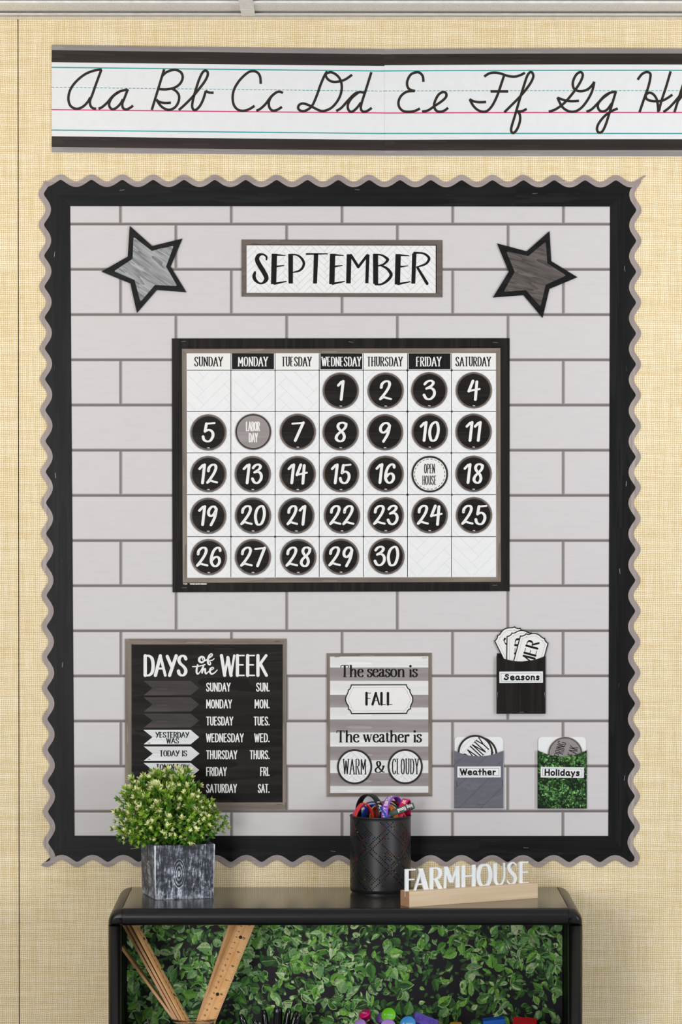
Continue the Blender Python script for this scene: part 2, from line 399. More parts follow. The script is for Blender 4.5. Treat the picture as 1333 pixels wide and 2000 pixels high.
def pot_mat():
    t = NT('weathered_wood_grain_resin')
    v = t.coord((1, 1, 0.07)); vv = t.coord()
    tc = t.n('ShaderNodeTexCoord'); sx = t.n('ShaderNodeSeparateXYZ'); t.k(tc.outputs['Object'], sx.inputs[0])
    # knot rings around one point of each face (object space: x and y run along the faces)
    ay = t.math('ABSOLUTE', sx.outputs[1]); ax = t.math('ABSOLUTE', sx.outputs[0])
    side = t.math('GREATER_THAN', ax, ay)
    along = t.math('ADD', t.math('MULTIPLY', side, sx.outputs[1]), t.math('MULTIPLY', t.math('SUBTRACT', 1.0, side), sx.outputs[0]))
    kx = t.math('MULTIPLY', t.math('ADD', along, 0.010), 1.0)
    kz = t.math('MULTIPLY', t.math('ADD', sx.outputs[2], -0.043), 0.42)
    r = t.math('SQRT', t.math('ADD', t.math('MULTIPLY', kx, kx), t.math('MULTIPLY', kz, kz)))
    ring = t.math('ABSOLUTE', t.math('SINE', t.math('MULTIPLY', r, 1050.0)))
    near = t.math('LESS_THAN', r, 0.0105)
    n1 = t.noise(v, 700, 5, 0.75, 0.4); n2 = t.noise(vv, 85, 6, 0.75); n3 = t.noise(v, 160, 3, 0.6, 0.5)
    g = t.math('ADD', t.math('MULTIPLY', n1, 0.85), t.math('MULTIPLY', n3, 0.25))
    kn = t.math('ADD', t.math('MULTIPLY', ring, 0.28), 0.40)
    h = t.math('ADD', t.math('MULTIPLY', near, kn), t.math('MULTIPLY', t.math('SUBTRACT', 1.0, near), g))
    f = t.math('ADD', h, t.math('MULTIPLY', t.math('SUBTRACT', n2, 0.5), 0.75))
    low = t.math('MULTIPLY', t.math('MAXIMUM', t.math('SUBTRACT', 0.022, sx.outputs[2]), 0.0), 6.0)   # whiter dry-brushed foot
    f = t.math('ADD', f, low)
    edge = t.math('MULTIPLY', t.math('GREATER_THAN', t.math('MINIMUM', ax, ay), 0.0495), 0.22)   # dry-brushed corners
    f = t.math('ADD', f, edge)
    col = t.ramp(f, [(0.42, (40, 42, 48)), (0.56, (68, 72, 81)), (0.64, (132, 138, 152)), (0.75, (228, 234, 244))])
    return t.out(col, 0.6, h, 0.5, 0.0012, 0.35)

MT = {}
MT['burlap'] = burlap(); MT['tile'] = tile_paper()
MT['ceil'] = speckle('mineral_fibre_tile', (170, 164, 154), (246, 242, 234))
MT['metal_bar'] = plain('painted_grid_metal', (240, 238, 236), 0.45)
MT['cream_trim'] = plain('cream_painted_trim', (216, 205, 186), 0.5)
MT['dark_gap'] = plain('dark_gap', (40, 32, 16), 0.9)
MT['floor'] = speckle('floor_vinyl', (160, 162, 164), (196, 198, 200))
MT['paper'] = plain('white_card', (238, 239, 241), 0.45, 0.35, var=0.008)
MT['gloss_paper'] = plain('laminated_white_card', (236, 238, 241), 0.28, 0.5, var=0.008)
MT['header_paper'] = plain('off_white_card', (238, 237, 235), 0.45, 0.35, var=0.008)
MT['faint'] = plain('faint_grey_ink', (221, 223, 226), 0.45, 0.35, var=0.01)
MT['tan_line'] = plain('pale_tan_ink', (203, 202, 196), 0.45, 0.35, var=0.01)
MT['ink'] = plain('black_ink', (24, 22, 22), 0.5, 0.12, var=0.05)
MT['ink_brown'] = plain('brown_black_ink', (50, 44, 39), 0.4, 0.15, var=0.05)
MT['line_ink'] = plain('dark_grid_ink', (34, 38, 35), 0.5, 0.1)
MT['white_ink'] = plain('white_ink', (240, 240, 238), 0.5, 0.3, var=0.01)
MT['white_line'] = plain('white_grid_ink', (252, 252, 252), 0.5, 0.3, var=0.005)
MT['teal'] = plain('teal_ink', (20, 160, 165), 0.35); MT['pink'] = plain('pink_ink', (226, 22, 112), 0.35)
MT['band_black'] = wood('strip_black_print', (38, 32, 30), (58, 51, 48), (0.04, 1, 1), 0.3, 1.0, 0.25, bump=0.0)
MT['band_grey'] = wood('strip_grey_print', (140, 134, 134), (160, 154, 153), (0.04, 1, 1), 0.3, 1.0, 0.45, bump=0.0)
MT['bw_h'] = wood('black_wood_print_across', (9, 10, 11), (33, 33, 36), (0.05, 1, 1), 0.42, 1.1, 0.16, (0.38, 0.85))
MT['bw_v'] = wood('black_wood_print_upright', (9, 10, 11), (33, 33, 36), (1, 1, 0.05), 0.42, 1.1, 0.16, (0.38, 0.85))
MT['gw_h'] = wood('grey_wood_print_across', (148, 136, 133), (174, 163, 159), (0.06, 1, 1), 0.5)
MT['gw_v'] = wood('grey_wood_print_upright', (148, 136, 133), (174, 163, 159), (1, 1, 0.06), 0.5)
MT['brown_h'] = wood('brown_wood_print_across', (104, 94, 84), (146, 134, 121), (0.08, 1, 1), 0.5)
MT['brown_v'] = wood('brown_wood_print_upright', (104, 94, 84), (146, 134, 121), (1, 1, 0.08), 0.5)
MT['sign_frame'] = wood('taupe_frame_print', (92, 83, 77), (112, 102, 95), (0.1, 1, 1), 0.5)
MT['char_board'] = wood('charcoal_board_print', (20, 18, 17), (50, 45, 42), (0.07, 1, 1), 0.45, 0.8, 0.12, (0.40, 0.86))
MT['cal_board'] = wood('calendar_border_print', (23, 20, 19), (46, 41, 38), (1, 1, 0.06), 0.45, 0.9, 0.12, (0.40, 0.86))
MT['arrow_dark'] = wood('dark_arrow_print', (56, 52, 50), (78, 72, 69), (0.1, 1, 1), 0.45, spec=0.15)
MT['arrow_white'] = wood('white_plank_print', (214, 217, 218), (240, 242, 243), (0.06, 1, 1), 0.45)
MT['plank_white'] = wood('white_plank_stripe', (220, 221, 218), (243, 244, 244), (0.08, 1, 1), 0.45, 0.6)
MT['plank_grey'] = wood('grey_plank_stripe', (136, 128, 128), (170, 162, 162), (0.08, 1, 1), 0.45, 0.6)
MT['star_pale'] = wood('pale_grey_plank_star', (108, 110, 112), (186, 188, 190), (0.09, 1, 1), 0.4, 2.4, 0.2)
MT['star_dark'] = wood('dark_grey_plank_star', (66, 60, 59), (114, 107, 104), (0.09, 1, 1), 0.4, 2.4, 0.2)
for _k, _a in (('star_pale', 35), ('star_dark', 17)):
    for _n in MT[_k].node_tree.nodes:
        if _n.type == 'MAPPING': _n.vector_type = 'TEXTURE'; _n.inputs['Scale'].default_value = (11, 1, 1); _n.inputs['Rotation'].default_value = (0, radians(_a), 0)
MT['disc_black'] = wood('day_disc_print', (18, 16, 15), (40, 34, 31), (0.08, 1, 1), 0.45, 1.0, 0.12)
MT['disc_rim'] = wood('day_disc_rim_print', (92, 80, 72), (128, 113, 103), (1, 1, 1), 0.4)
MT['disc_rim_dark'] = plain('disc_rim_inner_ink', (54, 46, 41), 0.4)  # darker printed line just inside the brown rim
MT['disc_grey'] = wood('grey_disc_print', (140, 132, 132), (158, 150, 150), (0.08, 1, 1), 0.4)
MT['slate_pocket'] = wood('slate_pocket_print', (96, 96, 108), (108, 108, 120), (0.3, 1, 1), 0.5)
MT['slate_line'] = plain('slate_joint_ink', (66, 66, 78), 0.5)
MT['staple'] = plain('staple_wire', (170, 172, 180), 0.3, metal=0.8)
MT['staple_dark'] = plain('staple_wire_dark', (70, 70, 76), 0.35, metal=0.8)
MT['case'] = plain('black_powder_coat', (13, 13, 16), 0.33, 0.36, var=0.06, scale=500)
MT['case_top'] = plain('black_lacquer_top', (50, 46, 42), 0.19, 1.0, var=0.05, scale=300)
MT['case_in'] = plain('matt_black_panel', (15, 15, 16), 0.7, 0.12)
MT['leaf_black'] = plain('leaf_print_ground', (36, 33, 38), 0.5, 0.2)
LG = []
for i, c in enumerate([(88, 140, 62), (112, 166, 76), (66, 114, 54), (142, 184, 126), (172, 202, 164), (50, 86, 48), (96, 140, 96), (42, 66, 42), (126, 160, 124)]):
    LG.append(plain('leaf_print_green', (min(232, c[0]*1.20), min(232, c[1]*1.18), c[2]*1.06), 0.5, 0.2, var=0.13, scale=300))
LG2 = []
for i, c in enumerate([(58, 112, 44), (92, 150, 62), (44, 86, 36), (120, 172, 100), (150, 196, 136), (32, 66, 30), (66, 116, 60), (26, 50, 26), (100, 146, 92)]):
    LG2.append(plain('hedge_print_green', c, 0.5, 0.15, var=0.13, scale=400))
MT['hedge_ground'] = plain('hedge_print_ground', (18, 32, 16), 0.5, 0.15)
MT['pot'] = pot_mat()
MT['soil'] = plain('dark_moss_filler', (40, 42, 26), 0.95)
MT['stem'] = plain('plant_stem_green', (92, 128, 40), 0.5)
MT['leaf_g'] = plain('plant_leaf_green', (82, 134, 36), 0.42, 0.4, var=0.2, scale=120)
MT['leaf_g2'] = plain('plant_leaf_yellow_green', (144, 182, 60), 0.42, 0.4, var=0.15, scale=120)
MT['leaf_c'] = plain('plant_leaf_cream', (238, 240, 180), 0.45, 0.4, var=0.06, scale=120)
for _k in ('leaf_g', 'leaf_g2', 'leaf_c'):
    MT[_k].node_tree.nodes['Principled BSDF'].inputs['Subsurface Weight'].default_value = 0.0
MT['cup'] = plain('black_perforated_metal', (24, 24, 27), 0.42, 0.6)
MT['sign_white'] = plain('white_painted_letters', (242, 247, 250), 0.5, var=0.02)
MT['sign_wood'] = wood('light_ash_wood', (214, 188, 154), (240, 218, 188), (0.05, 1, 1), 0.55, 0.9, 0.35)
MT['sign_end'] = plain('end_grain_wood', (188, 146, 112), 0.6, var=0.06, scale=200)
MT['ruler'] = wood('ruler_wood', (226, 166, 104), (242, 190, 130), (1, 1, 1), 0.4, 0.6)
MT['ruler_edge'] = wood('ruler_edge_wood', (214, 140, 78), (232, 164, 100), (1, 1, 1), 0.45, 0.6)
MT['ruler_metal'] = plain('ruler_metal_edge', (120, 122, 140), 0.3, metal=0.7)
def glass(name, col=(1, 1, 1), rough=0.02):
    t = NT(name); t.b.inputs['Base Color'].default_value = col + (1,); t.b.inputs['Roughness'].default_value = rough
    t.b.inputs['Transmission Weight'].default_value = 1.0; t.b.inputs['IOR'].default_value = 1.45; return t.m
MT['glass'] = glass('clear_jar_glass'); MT['tube'] = glass('clear_timer_tube', (0.95, 0.97, 0.97))
MT['pen'] = plain('glossy_black_plastic', (14, 14, 16), 0.12, 0.6)
def rubber(name, c): return plain(name, c, 0.45, 0.4, var=0.03)

# ------------------------------------------------------------------ setting
def at(px, py, off): return W(px, py, off)
X0, X1 = -2.4, 2.4
ZC = W(600, 31.5, 0.0).z
seam = W(36.4, 1000, 0).x
m = M(); m.box((seam + 0.0009, 0.0, 0), (X1, 0.05, ZC)); m.box((X0, 0.0, 0), (seam - 0.0009, 0.05, ZC)); m.box((X0, 0.010, 0), (X1, 0.055, ZC), 1)
struct(m.build('wall_back', [MT['burlap'], MT['dark_gap']], origin=(0, 0, 0)), 'back wall covered in cream burlap panels with one seam')
m = M(); m.box((X0, -4.5, -0.05), (X1, 0.05, 0)); struct(m.build('floor', MT['floor']), 'floor in front of the wall')
m = M()
zt = ZC + 0.006                                              # tiles sit a little above the grid flanges
m.box((X0, -3.6, zt), (X1, 0.05, zt + 0.02))
struct(m.build('ceiling', MT['ceil']), 'speckled acoustic tile ceiling')
m = M(); z1 = W(600, 32.6, 0.004).z; z0 = W(600, 37.6, 0.004).z
m.box((X0, -0.004, z0), (X1, 0, z1)); struct(m.build('trim_1', MT['cream_trim']), 'cream strip along the top of the wall')
m = M(); m.box((X0, -0.0265, ZC), (X1, -0.004, ZC + 0.0015)); m.box((X0, -0.006, ZC - 0.0), (X1, 0, ZC + 0.012))
struct(m.build('trim_2', MT['metal_bar']), 'metal wall angle under the ceiling edge')
m = M(); yb = -0.165
m.box((X0, yb - 0.012, ZC), (X1, yb + 0.012, ZC + 0.0035)); m.box((X0, yb - 0.003, ZC + 0.003), (X1, yb + 0.003, ZC + 0.006))
struct(m.build('trim_3', MT['metal_bar']), 'ceiling grid bar running along the wall')
m = M(); xa = W(485.5, 26, 0).x
m.box((xa - 0.0115, -3.5, ZC - 0.001), (xa + 0.0115, -0.010, ZC + 0.004)); struct(m.build('trim_4', MT['metal_bar']), 'ceiling grid bar running toward the wall')

# ------------------------------------------------------------------ bulletin board backing and border
org = W(235.5, 1237.5 + 88.2*0.965, 0.0008)
m = M(); slab(m, [(112, 380), (1218, 380), (1216, 1662), (118, 1662)], 0.0002, 0.0008)
bd = m.build('backing_paper', MT['tile'], origin=(org.x, org.y, org.z))
tag(bd, 'large white subway-tile printed paper covering the bulletin board', 'bulletin board paper')

def border_piece(A, B, nrm, phase, per, mA, mB, s0, s1, off, hmat, gmat, label):
    """one strip of scalloped trim: A..B is its straight inner edge in photo pixels"""
    L = hypot(B[0]-A[0], B[1]-A[1]); tx, ty = (B[0]-A[0])/L, (B[1]-A[1])/L; nx, ny = nrm
    bl, go = [], []
    n = int((s1 - s0) / 1.5)
    for i in range(n + 1):
        s_ = s0 + (s1 - s0) * i / n
        th = 2*pi*(s_ - phase)/per
        d = 54.6 + 6.8*cos(th); sl = -6.8*sin(th)*2*pi/per; q = sqrt(1 + sl*sl)
        go.append((s_, d)); bl.append((s_ + 10.2*sl/q, d - 10.2/q))
    def ok(s_, d): return -d*mA <= s_ <= L + d*mB
    def clampc(c): return [p for p in c if ok(*p)]
    P = lambda s_, d, o: W(A[0] + tx*s_ + nx*d, A[1] + ty*s_ + ny*d, o)
    m = M(); g = M()
    for i in range(n):
        a, b = bl[i], bl[i+1]
        if ok(*a) and ok(*b):
            ia, ib = min(max(a[0], 0), L), min(max(b[0], 0), L)
            m.face([P(ia, 0, off), P(ib, 0, off), P(*b, off), P(*a, off)])
            m.face([P(ia, 0, off), P(ib, 0, off), P(ib, 0, off-0.0004), P(ia, 0, off-0.0004)])
        c, d = go[i], go[i+1]
        if ok(*a) and ok(*b) and ok(*c) and ok(*d):
            g.face([P(*a, off), P(*b, off), P(*d, off), P(*c, off)]); g.face([P(*c, off), P(*d, off), P(*d, off-0.0004), P(*c, off-0.0004)])
        elif (ok(*a) or ok(*c)) and (ok(*b) or ok(*d)):
            def cl(p): return (min(max(p[0], -p[1]*mA), L + p[1]*mB), p[1])
            g.face([P(*cl(a), off), P(*cl(b), off), P(*cl(d), off), P(*cl(c), off)])
    o = m.build('border_strip', hmat); g.build('scalloped_edge', gmat, o, label='grey scalloped edge')
    ns = max(2, int((s1 - s0) / 190)); random.seed(int(A[0] + s0))
    for i in range(ns):
        s_ = max(20, s0) + (min(L - 20, s1) - max(20, s0)) * (i + 0.5) / ns + random.uniform(-30, 30); d = random.uniform(20, 34)
        st = M(); a0 = P(s_ - 5, d, off); b0 = P(s_ + 5, d + random.uniform(-1.5, 1.5), off)
        st.tube([a0 + Vector((0, -0.0003, 0)), b0 + Vector((0, -0.0003, 0))], 0.00035, 6)
        st.build('staple', MT['staple_dark'] if i % 2 else MT['staple'], o)
    return tag(o, label, 'bulletin board border', 'scalloped border strips around the bulletin board')
TL, TR, BR, BL = (137.2, 402.6), (1192.3, 403.6), (1189, 1632.6), (145.6, 1632.2)
HB, VB, HG, VG = MT['bw_h'], MT['bw_v'], MT['gw_h'], MT['gw_v']
border_piece(TL, TR, (0, -1), 118.5-137.2, 60.3, 1.12, 0.72, -70, 874, 0.0022, HB, HG, 'black scalloped border strip, longer piece along the top edge')
border_piece(TL, TR, (0, -1), 118.5-137.2, 60.3, 0.72, 1.17, 866, 1140, 0.0026, HB, HG, 'black scalloped border strip, short piece at the top right corner')
border_piece(TR, BR, (1, 0.004), 410-403.6, 60.25, 0.96, 0.9, -70, 640, 0.0016, VB, VG, 'black scalloped border strip, upper piece on the right side')
border_piece(TR, BR, (1, 0.004), 410-403.6, 60.25, 0.6, 1.08, 632, 1300, 0.0020, VB, VG, 'black scalloped border strip, lower piece on the right side')
border_piece(TL, BL, (-1, 0.004), 378.5-402.6, 60.33, 1.08, 0.6, -70, 818, 0.0018, VB, VG, 'black scalloped border strip, upper piece on the left side')
border_piece(TL, BL, (-1, 0.004), 378.5-402.6, 60.33, 0.6, 1.05, 817, 1300, 0.0022, VB, VG, 'black scalloped border strip, lower piece on the left side')
border_piece(BL, BR, (0, 1), 150.7-145.6, 60.1, 1.14, 0.6, -70, 799, 0.0018, HB, HG, 'black scalloped border strip, longer piece along the bottom edge')
border_piece(BL, BR, (0, 1), 150.7-145.6, 60.1, 0.6, 1.10, 797, 1120, 0.0022, HB, HG, 'black scalloped border strip, short piece at the bottom right corner')

def staple(parent, x, y, off, ang=0, dark=False):
    st = M(); c, s_ = cos(radians(ang))*5, sin(radians(ang))*5
    a, b = W(x - c, y + s_, off), W(x + c, y - s_, off); q = Vector((0, -0.0003, 0)); r = Vector((0, 0.0006, 0))
    st.tube([a + r, a + q, b + q, b + r], 0.0003, 6); st.build('staple', MT['staple_dark'] if dark else MT['staple'], parent)

# ------------------------------------------------------------------ alphabet strips
def strip(xa, xb, lines, off, label, letters, lx):
    def yy(name, x):
        t = (x - xa) / (xb - xa); a, mid, b = lines[name]
        return a*(1-t)*(1-2*t) + 4*mid*t*(1-t) + b*t*(2*t-1)
    def band(m, n0, n1, o, mi=0, k=24, x0=None, x1=None, d0=0, d1=0):
        x0 = xa if x0 is None else x0; x1 = xb if x1 is None else x1
        for i in range(k):
            p, q = x0 + (x1-x0)*i/k, x0 + (x1-x0)*(i+1)/k
            m.face([W(p, yy(n0, p)+d0, o), W(q, yy(n0, q)+d0, o), W(q, yy(n1, q)+d1, o), W(p, yy(n1, p)+d1, o)], mi)
    m = M(); band(m, 'top', 'bot', off)
    m.face([W(xa, yy('top', xa), off), W(xa, yy('bot', xa), off), W(xa, yy('bot', xa), off-0.0006), W(xa, yy('top', xa), off-0.0006)])
    band(m, 'bot', 'bot', off - 0.0003, d0=0, d1=0.3)
    o = m.build('alphabet_strip', MT['gloss_paper'])
    g = M(); band(g, 'top', 'g1', off + 0.0001); g.build('grey_edge', MT['band_grey'], o, label='grey printed edge')
    g = M(); band(g, 'g2', 'bot', off + 0.0001); g.build('grey_edge', MT['band_grey'], o, label='grey printed edge')
    g = M(); band(g, 'g1', 'w1', off + 0.0001); g.build('black_band', MT['band_black'], o, label='black printed band')
    g = M(); band(g, 'w2', 'g2', off + 0.0001); g.build('black_band', MT['band_black'], o, label='black printed band')
    for nm in ('t1', 't2'):
        g = M(); band(g, nm, nm, off + 0.0001, d0=-1.1, d1=1.1); g.build('ruled_line', MT['teal'], o, label='teal ruled line')
    g = M(); band(g, 'pk', 'pk', off + 0.0001, d0=-1.1, d1=1.1); g.build('ruled_line', MT['pink'], o, label='pink base line')
    g = M(); x = xa
    while x < xb - 2:
        band(g, 'ds', 'ds', off + 0.0001, k=1, x0=x, x1=min(x + 5.3, xb), d0=-0.6, d1=0.6); x += 7.9
    g.build('dashed_line', MT['teal'], o, label='teal dashed middle line')
    for nm, (bx, by, k, strokes) in letters.items():
        g = M()
        for st in strokes:
            P = crop([(p[0], p[1], 5.0*k) for p in st], bx, by, k)
            putpx(g, ribbon(P, False) if len(P) == 2 else ribbon(catmull(P), False), off + 0.0002)
        g.build('letter_pair', MT['ink_brown'], o, label='cursive letters ' + nm)
    return tag(o, label, 'alphabet strip', 'cursive alphabet strips')
A_, B_, C_, D_ = (100, 120, 3.92), (430, 120, 3.92), (760, 120, 4.443), (1040, 120, 4.549)
let1 = {
'Aa': A_ + ([[(388,62),(330,70),(260,98),(195,150),(150,210),(132,275),(142,330),(170,356),(205,362),(245,345),(280,310),(300,275)],[(385,62),(345,170),(315,255),(298,300),(300,335),(318,357),(345,362)],
   [(362,362),(390,350),(430,315),(470,268),(520,232),(585,215)],[(530,228),(480,262),(450,305),(445,340),(465,365),(495,358),(530,325),(550,290)],[(588,212),(562,280),(546,320),(550,355),(575,368),(605,355),(628,338)]],),
'Bb': A_ + ([[(866,60),(771,371)],[(850,112),(880,85),(920,68),(960,66),(995,85),(1008,120),(995,160),(965,190),(930,206),(880,214),(825,212)],[(925,208),(960,230),(980,265),(975,310),(950,350),(910,370),(870,362),(835,335),(806,292)],[(805,293),(830,310),(870,318),(918,316)],
   [(978,372),(1020,335),(1080,275),(1130,215),(1175,155),(1198,110),(1198,82),(1182,70),(1160,85),(1135,135),(1110,210),(1090,280),(1080,340),(1090,368),(1110,370),(1140,340),(1165,290),(1185,225)],[(1183,226),(1210,238),(1245,240)]],),
'Cc': B_ + ([[(312,172),(308,120),(290,88),(255,74),(210,88),(150,145),(110,210),(97,270),(105,330),(135,368),(180,378),(225,365),(265,340)],
   [(278,378),(310,362),(350,325),(390,272),(430,238),(460,232),(482,242)],[(430,238),(395,268),(375,310),(378,350),(400,375),(435,372),(475,348)]],),
'Dd': B_ + ([[(822,75),(800,110),(770,180),(740,265),(705,340),(660,375),(625,380),(600,362),(605,335),(635,322),(680,335),(720,355),(770,378),(810,376),(860,350),(905,295),(930,230),(930,165),(905,115),(860,85),(825,88),(810,105),(825,135),(860,155),(905,155),(960,138),(1012,102)],
   [(890,380),(930,355),(980,300),(1030,250),(1070,235),(1105,240)],[(1060,238),(1010,280),(980,330),(985,372),(1010,385),(1045,360),(1080,315)],[(1160,82),(1120,210),(1085,320),(1080,365),(1100,385),(1130,378),(1163,355)]],),
}
let2 = {
'Ee': C_ + ([[(300,178),(295,130),(270,100),(235,95),(190,115),(162,165),(160,210),(180,242),(228,257)],[(225,257),(160,262),(110,295),(85,345),(90,395),(125,430),(180,437),(230,428),(270,408)],
   [(288,435),(340,425),(400,385),(460,345),(495,310),(498,280),(475,265),(435,285),(405,335),(393,385),(410,425),(445,437),(485,425),(515,402)]],),
'Ff': C_ + ([[(828,132),(870,105),(920,97),(970,105),(1030,125),(1090,132),(1140,120),(1182,98)],[(1002,118),(975,200),(940,300),(900,380),(860,425),(820,437),(770,420),(730,380),(702,328)],[(700,328),(740,347),(790,354),(845,352)],[(883,260),(1037,260)],
   [(1003,442),(1060,385),(1130,315),(1190,245),(1235,180),(1255,130),(1245,98),(1225,95),(1200,130),(1170,220),(1130,350),(1095,470),(1065,570),(1065,610),(1085,620),(1115,585),(1138,520),(1138,465),(1118,432)],[(1115,432),(1155,432),(1198,412)]],),
'Gg': D_ + ([[(148,447),(210,425),(280,375),(340,310),(400,230),(440,160),(450,115),(430,95),(395,115),(368,165),(362,210),(380,250),(430,265),(490,250),(535,210),(553,180)],[(553,180),(535,260),(495,340),(440,410),(380,445),(320,440),(265,400),(225,320)],[(224,322),(290,345),(350,353),(417,350)],
   [(483,447),(530,425),(590,365),(640,310),(690,280),(745,268)],[(690,280),(620,335),(585,385),(595,430),(630,445),(670,425),(710,370)],[(746,264),(720,350),(690,450),(655,560),(625,620),(595,632),(577,605),(590,555),(640,490),(700,445),(762,418)]],),
'Hh': D_ + ([[(938,163),(975,115),(1015,95),(1048,105),(1052,140),(1035,220),(1000,320),(955,452)],[(1232,88),(1190,230),(1150,350),(1128,440)],[(1122,452),(1118,390),(1105,330),(1075,290),(1040,278),(1012,300),(1020,335),(1070,352),(1150,350),(1200,328),(1248,295)],
   [(1168,450),(1220,410),(1280,345),(1330,280),(1385,190),(1410,130),(1402,100),(1380,110),(1345,200),(1265,452)],[(1300,350),(1340,300),(1370,300),(1372,350),(1350,430),(1375,447),(1420,410)]],),
}
strip(101, 753, {'top': (87.8, 92, 95.6), 'g1': (97.8, 102, 106), 'w1': (121.5, 125.5, 129), 't1': (131.5, 135.3, 138.8), 'ds': (170.5, 174.3, 178), 'pk': (214, 217.6, 220.6),
   't2': (254, 257.6, 260.8), 'w2': (266, 270, 273), 'g2': (287, 291, 294), 'bot': (297.5, 301, 304)}, 0.0026, 'cursive alphabet strip with letters Aa to Dd, the left one', let1, None)
strip(751.5, 1400, {'top': (96, 94.5, 95), 'g1': (106, 104.5, 104.7), 'w1': (127.5, 126, 126.3), 't1': (138.6, 137.5, 137.6), 'ds': (177.6, 177, 177), 'pk': (220.8, 219.8, 219.8),
   't2': (260.6, 260.6, 260.8), 'w2': (273, 272, 272), 'g2': (294, 293.5, 293.5), 'bot': (304, 305, 305.5)}, 0.0034, 'cursive alphabet strip with letters Ee to Hh, cut off at right', let2, None)

# ------------------------------------------------------------------ printed herringbone, clipped to a shape
def herring(m, inside, bbox, unit, off, w=0.8, mi=0):
    """thin printed lines of a diagonal herringbone; inside(x, y) tells where paper is"""
    x0, y0, x1, y1 = bbox; c = sqrt(0.5); cx, cy = (x0+x1)/2, (y0+y1)/2
    R = hypot(x1-x0, y1-y0)/2 + 3*unit; n = int(R/unit) + 3
    segs = set()
    def cell(i, j):
        k = (i - j) % 8           # bricks 1 x 4 in herringbone
        return ('h', i - k, j) if k < 4 else ('v', i, j - (k and (7 - k)))
    def cid(i, j):
        k = (i - j) % 8
        if k < 4: return ('h', i - k, j)
        return ('v', i, j - (7 - k))
    for i in range(-n, n):
        for j in range(-n, n):
            if cid(i, j) != cid(i+1, j): segs.add((i+1, j, i+1, j+1))
            if cid(i, j) != cid(i, j+1): segs.add((i, j+1, i+1, j+1))
    for a in segs:
        p = [(cx + (u - v)*unit*c, cy + (u + v)*unit*c) for u, v in ((a[0], a[1]), (a[2], a[3]))]
        (ax, ay), (bx, by) = p; run = None; k = 6
        pts = [(ax + (bx-ax)*t/k, ay + (by-ay)*t/k) for t in range(k+1)]
        good = [inside(*q) for q in pts]
        if not any(good): continue
        i0 = good.index(True); i1 = k - good[::-1].index(True)
        if i1 <= i0: continue
        q0, q1 = pts[i0], pts[i1]; dx, dy = bx-ax, by-ay; l = hypot(dx, dy); nx, ny = -dy/l*w/2, dx/l*w/2
        m.face([W(q0[0]+nx, q0[1]+ny, off), W(q1[0]+nx, q1[1]+ny, off), W(q1[0]-nx, q1[1]-ny, off), W(q0[0]-nx, q0[1]-ny, off)], mi)

def mitred(parent, out, inn, off, mh, mv, name='frame'):
    """a printed picture-frame of four mitred sides: parts of a poster"""
    for i in range(4):
        j = (i+1) % 4; g = M()
        flat(g, [out[i], out[j], inn[j], inn[i]], off)
        g.build(name, mh if i % 2 == 0 else mv, parent)

# ------------------------------------------------------------------ stars
def star(outer, inner, off, fill, label):
    m = M(); slab(m, outer, off - 0.0006, off); o = m.build('star_cutout', MT['bw_h'])
    g = M(); P = []
    n = len(inner)
    for i in range(n):
        p, c, q = inner[i-1], inner[i], inner[(i+1) % n]
        if i % 2 == 0:
            for t in (0.0, 0.35, 0.65, 1.0):
                a = (c[0] + (p[0]-c[0])*0.09, c[1] + (p[1]-c[1])*0.09); b = (c[0] + (q[0]-c[0])*0.09, c[1] + (q[1]-c[1])*0.09)
                P.append(tuple((1-t)**2*a[k] + 2*t*(1-t)*c[k] + t*t*b[k] for k in (0, 1)))
        else: P.append(c)
    flat(g, P, off + 0.0001); g.build('wood_print', fill, o, label='grey plank print inside the star')
    return tag(o, label, 'star')
s1o = crop([(578,137),(725,268),(922,220),(845,402),(948,570),(755,555),(625,705),(582,512),(393,435),(565,337)], 80, 400, 3.3325)
s1i = crop([(603,208),(722,300),(865,266),(815,402),(888,529),(742,522),(648,632),(610,490),(475,432),(597,352)], 80, 400, 3.3325)
s2o = crop([(571,115),(583,333),(773,450),(570,535),(520,745),(382,580),(160,597),(275,410),(190,205),(405,262)], 920, 420, 3.703)
s2i = crop([(543,192),(555,350),(692,437),(543,505),(505,663),(400,543),(238,556),(318,412),(257,262),(417,297)], 920, 420, 3.703)
staple(star(s1o, s1i, 0.0042, MT['star_pale'], 'pale grey star with black outline at the upper left of the board'), 312, 486, 0.0044, 15)
staple(star(s2o, s2i, 0.0042, MT['star_dark'], 'dark grey star with black outline at the upper right of the board'), 1073, 502, 0.0044, 80, True)

# ------------------------------------------------------------------ month sign
m = M(); O4 = [(472, 467.8), (864.9, 469), (864.9, 580.8), (472, 579.6)]; I4 = [(482, 477.6), (852.9, 478.2), (852.9, 572.6), (482, 572)]
slab(m, O4, 0.0022, 0.0030); sign = m.build('month_sign', MT['paper']); mitred(sign, O4, I4, 0.0031, MT['sign_frame'], MT['sign_frame'])
g = M(); herring(g, lambda x, y: 482.5 < x < 852.5 and 478.5 < y < 572, (482, 478, 853, 572), 9.6, 0.0031, 0.75); g.build('herringbone_print', MT['tan_line'], sign)
g = M(); flat(g, [(482, 477.6), (852.9, 478.2), (852.9, 479.8), (482, 479)], 0.0032); flat(g, [(851.6, 478.2), (853.3, 478.2), (853.3, 572.6), (851.6, 572.6)], 0.0032)
g.build('frame_line', MT['ink'], sign)
g = M(); k = 6.665
def E_(dx, dy=0): return [[(375+dx,112+dy,70),(365+dx,492+dy,70)], [(395+dx,118+dy,26),(515+dx,127+dy,12)], [(400+dx,270+dy,26),(500+dx,257+dy,10)], [(375+dx,494+dy,30),(530+dx,465+dy,14)]]
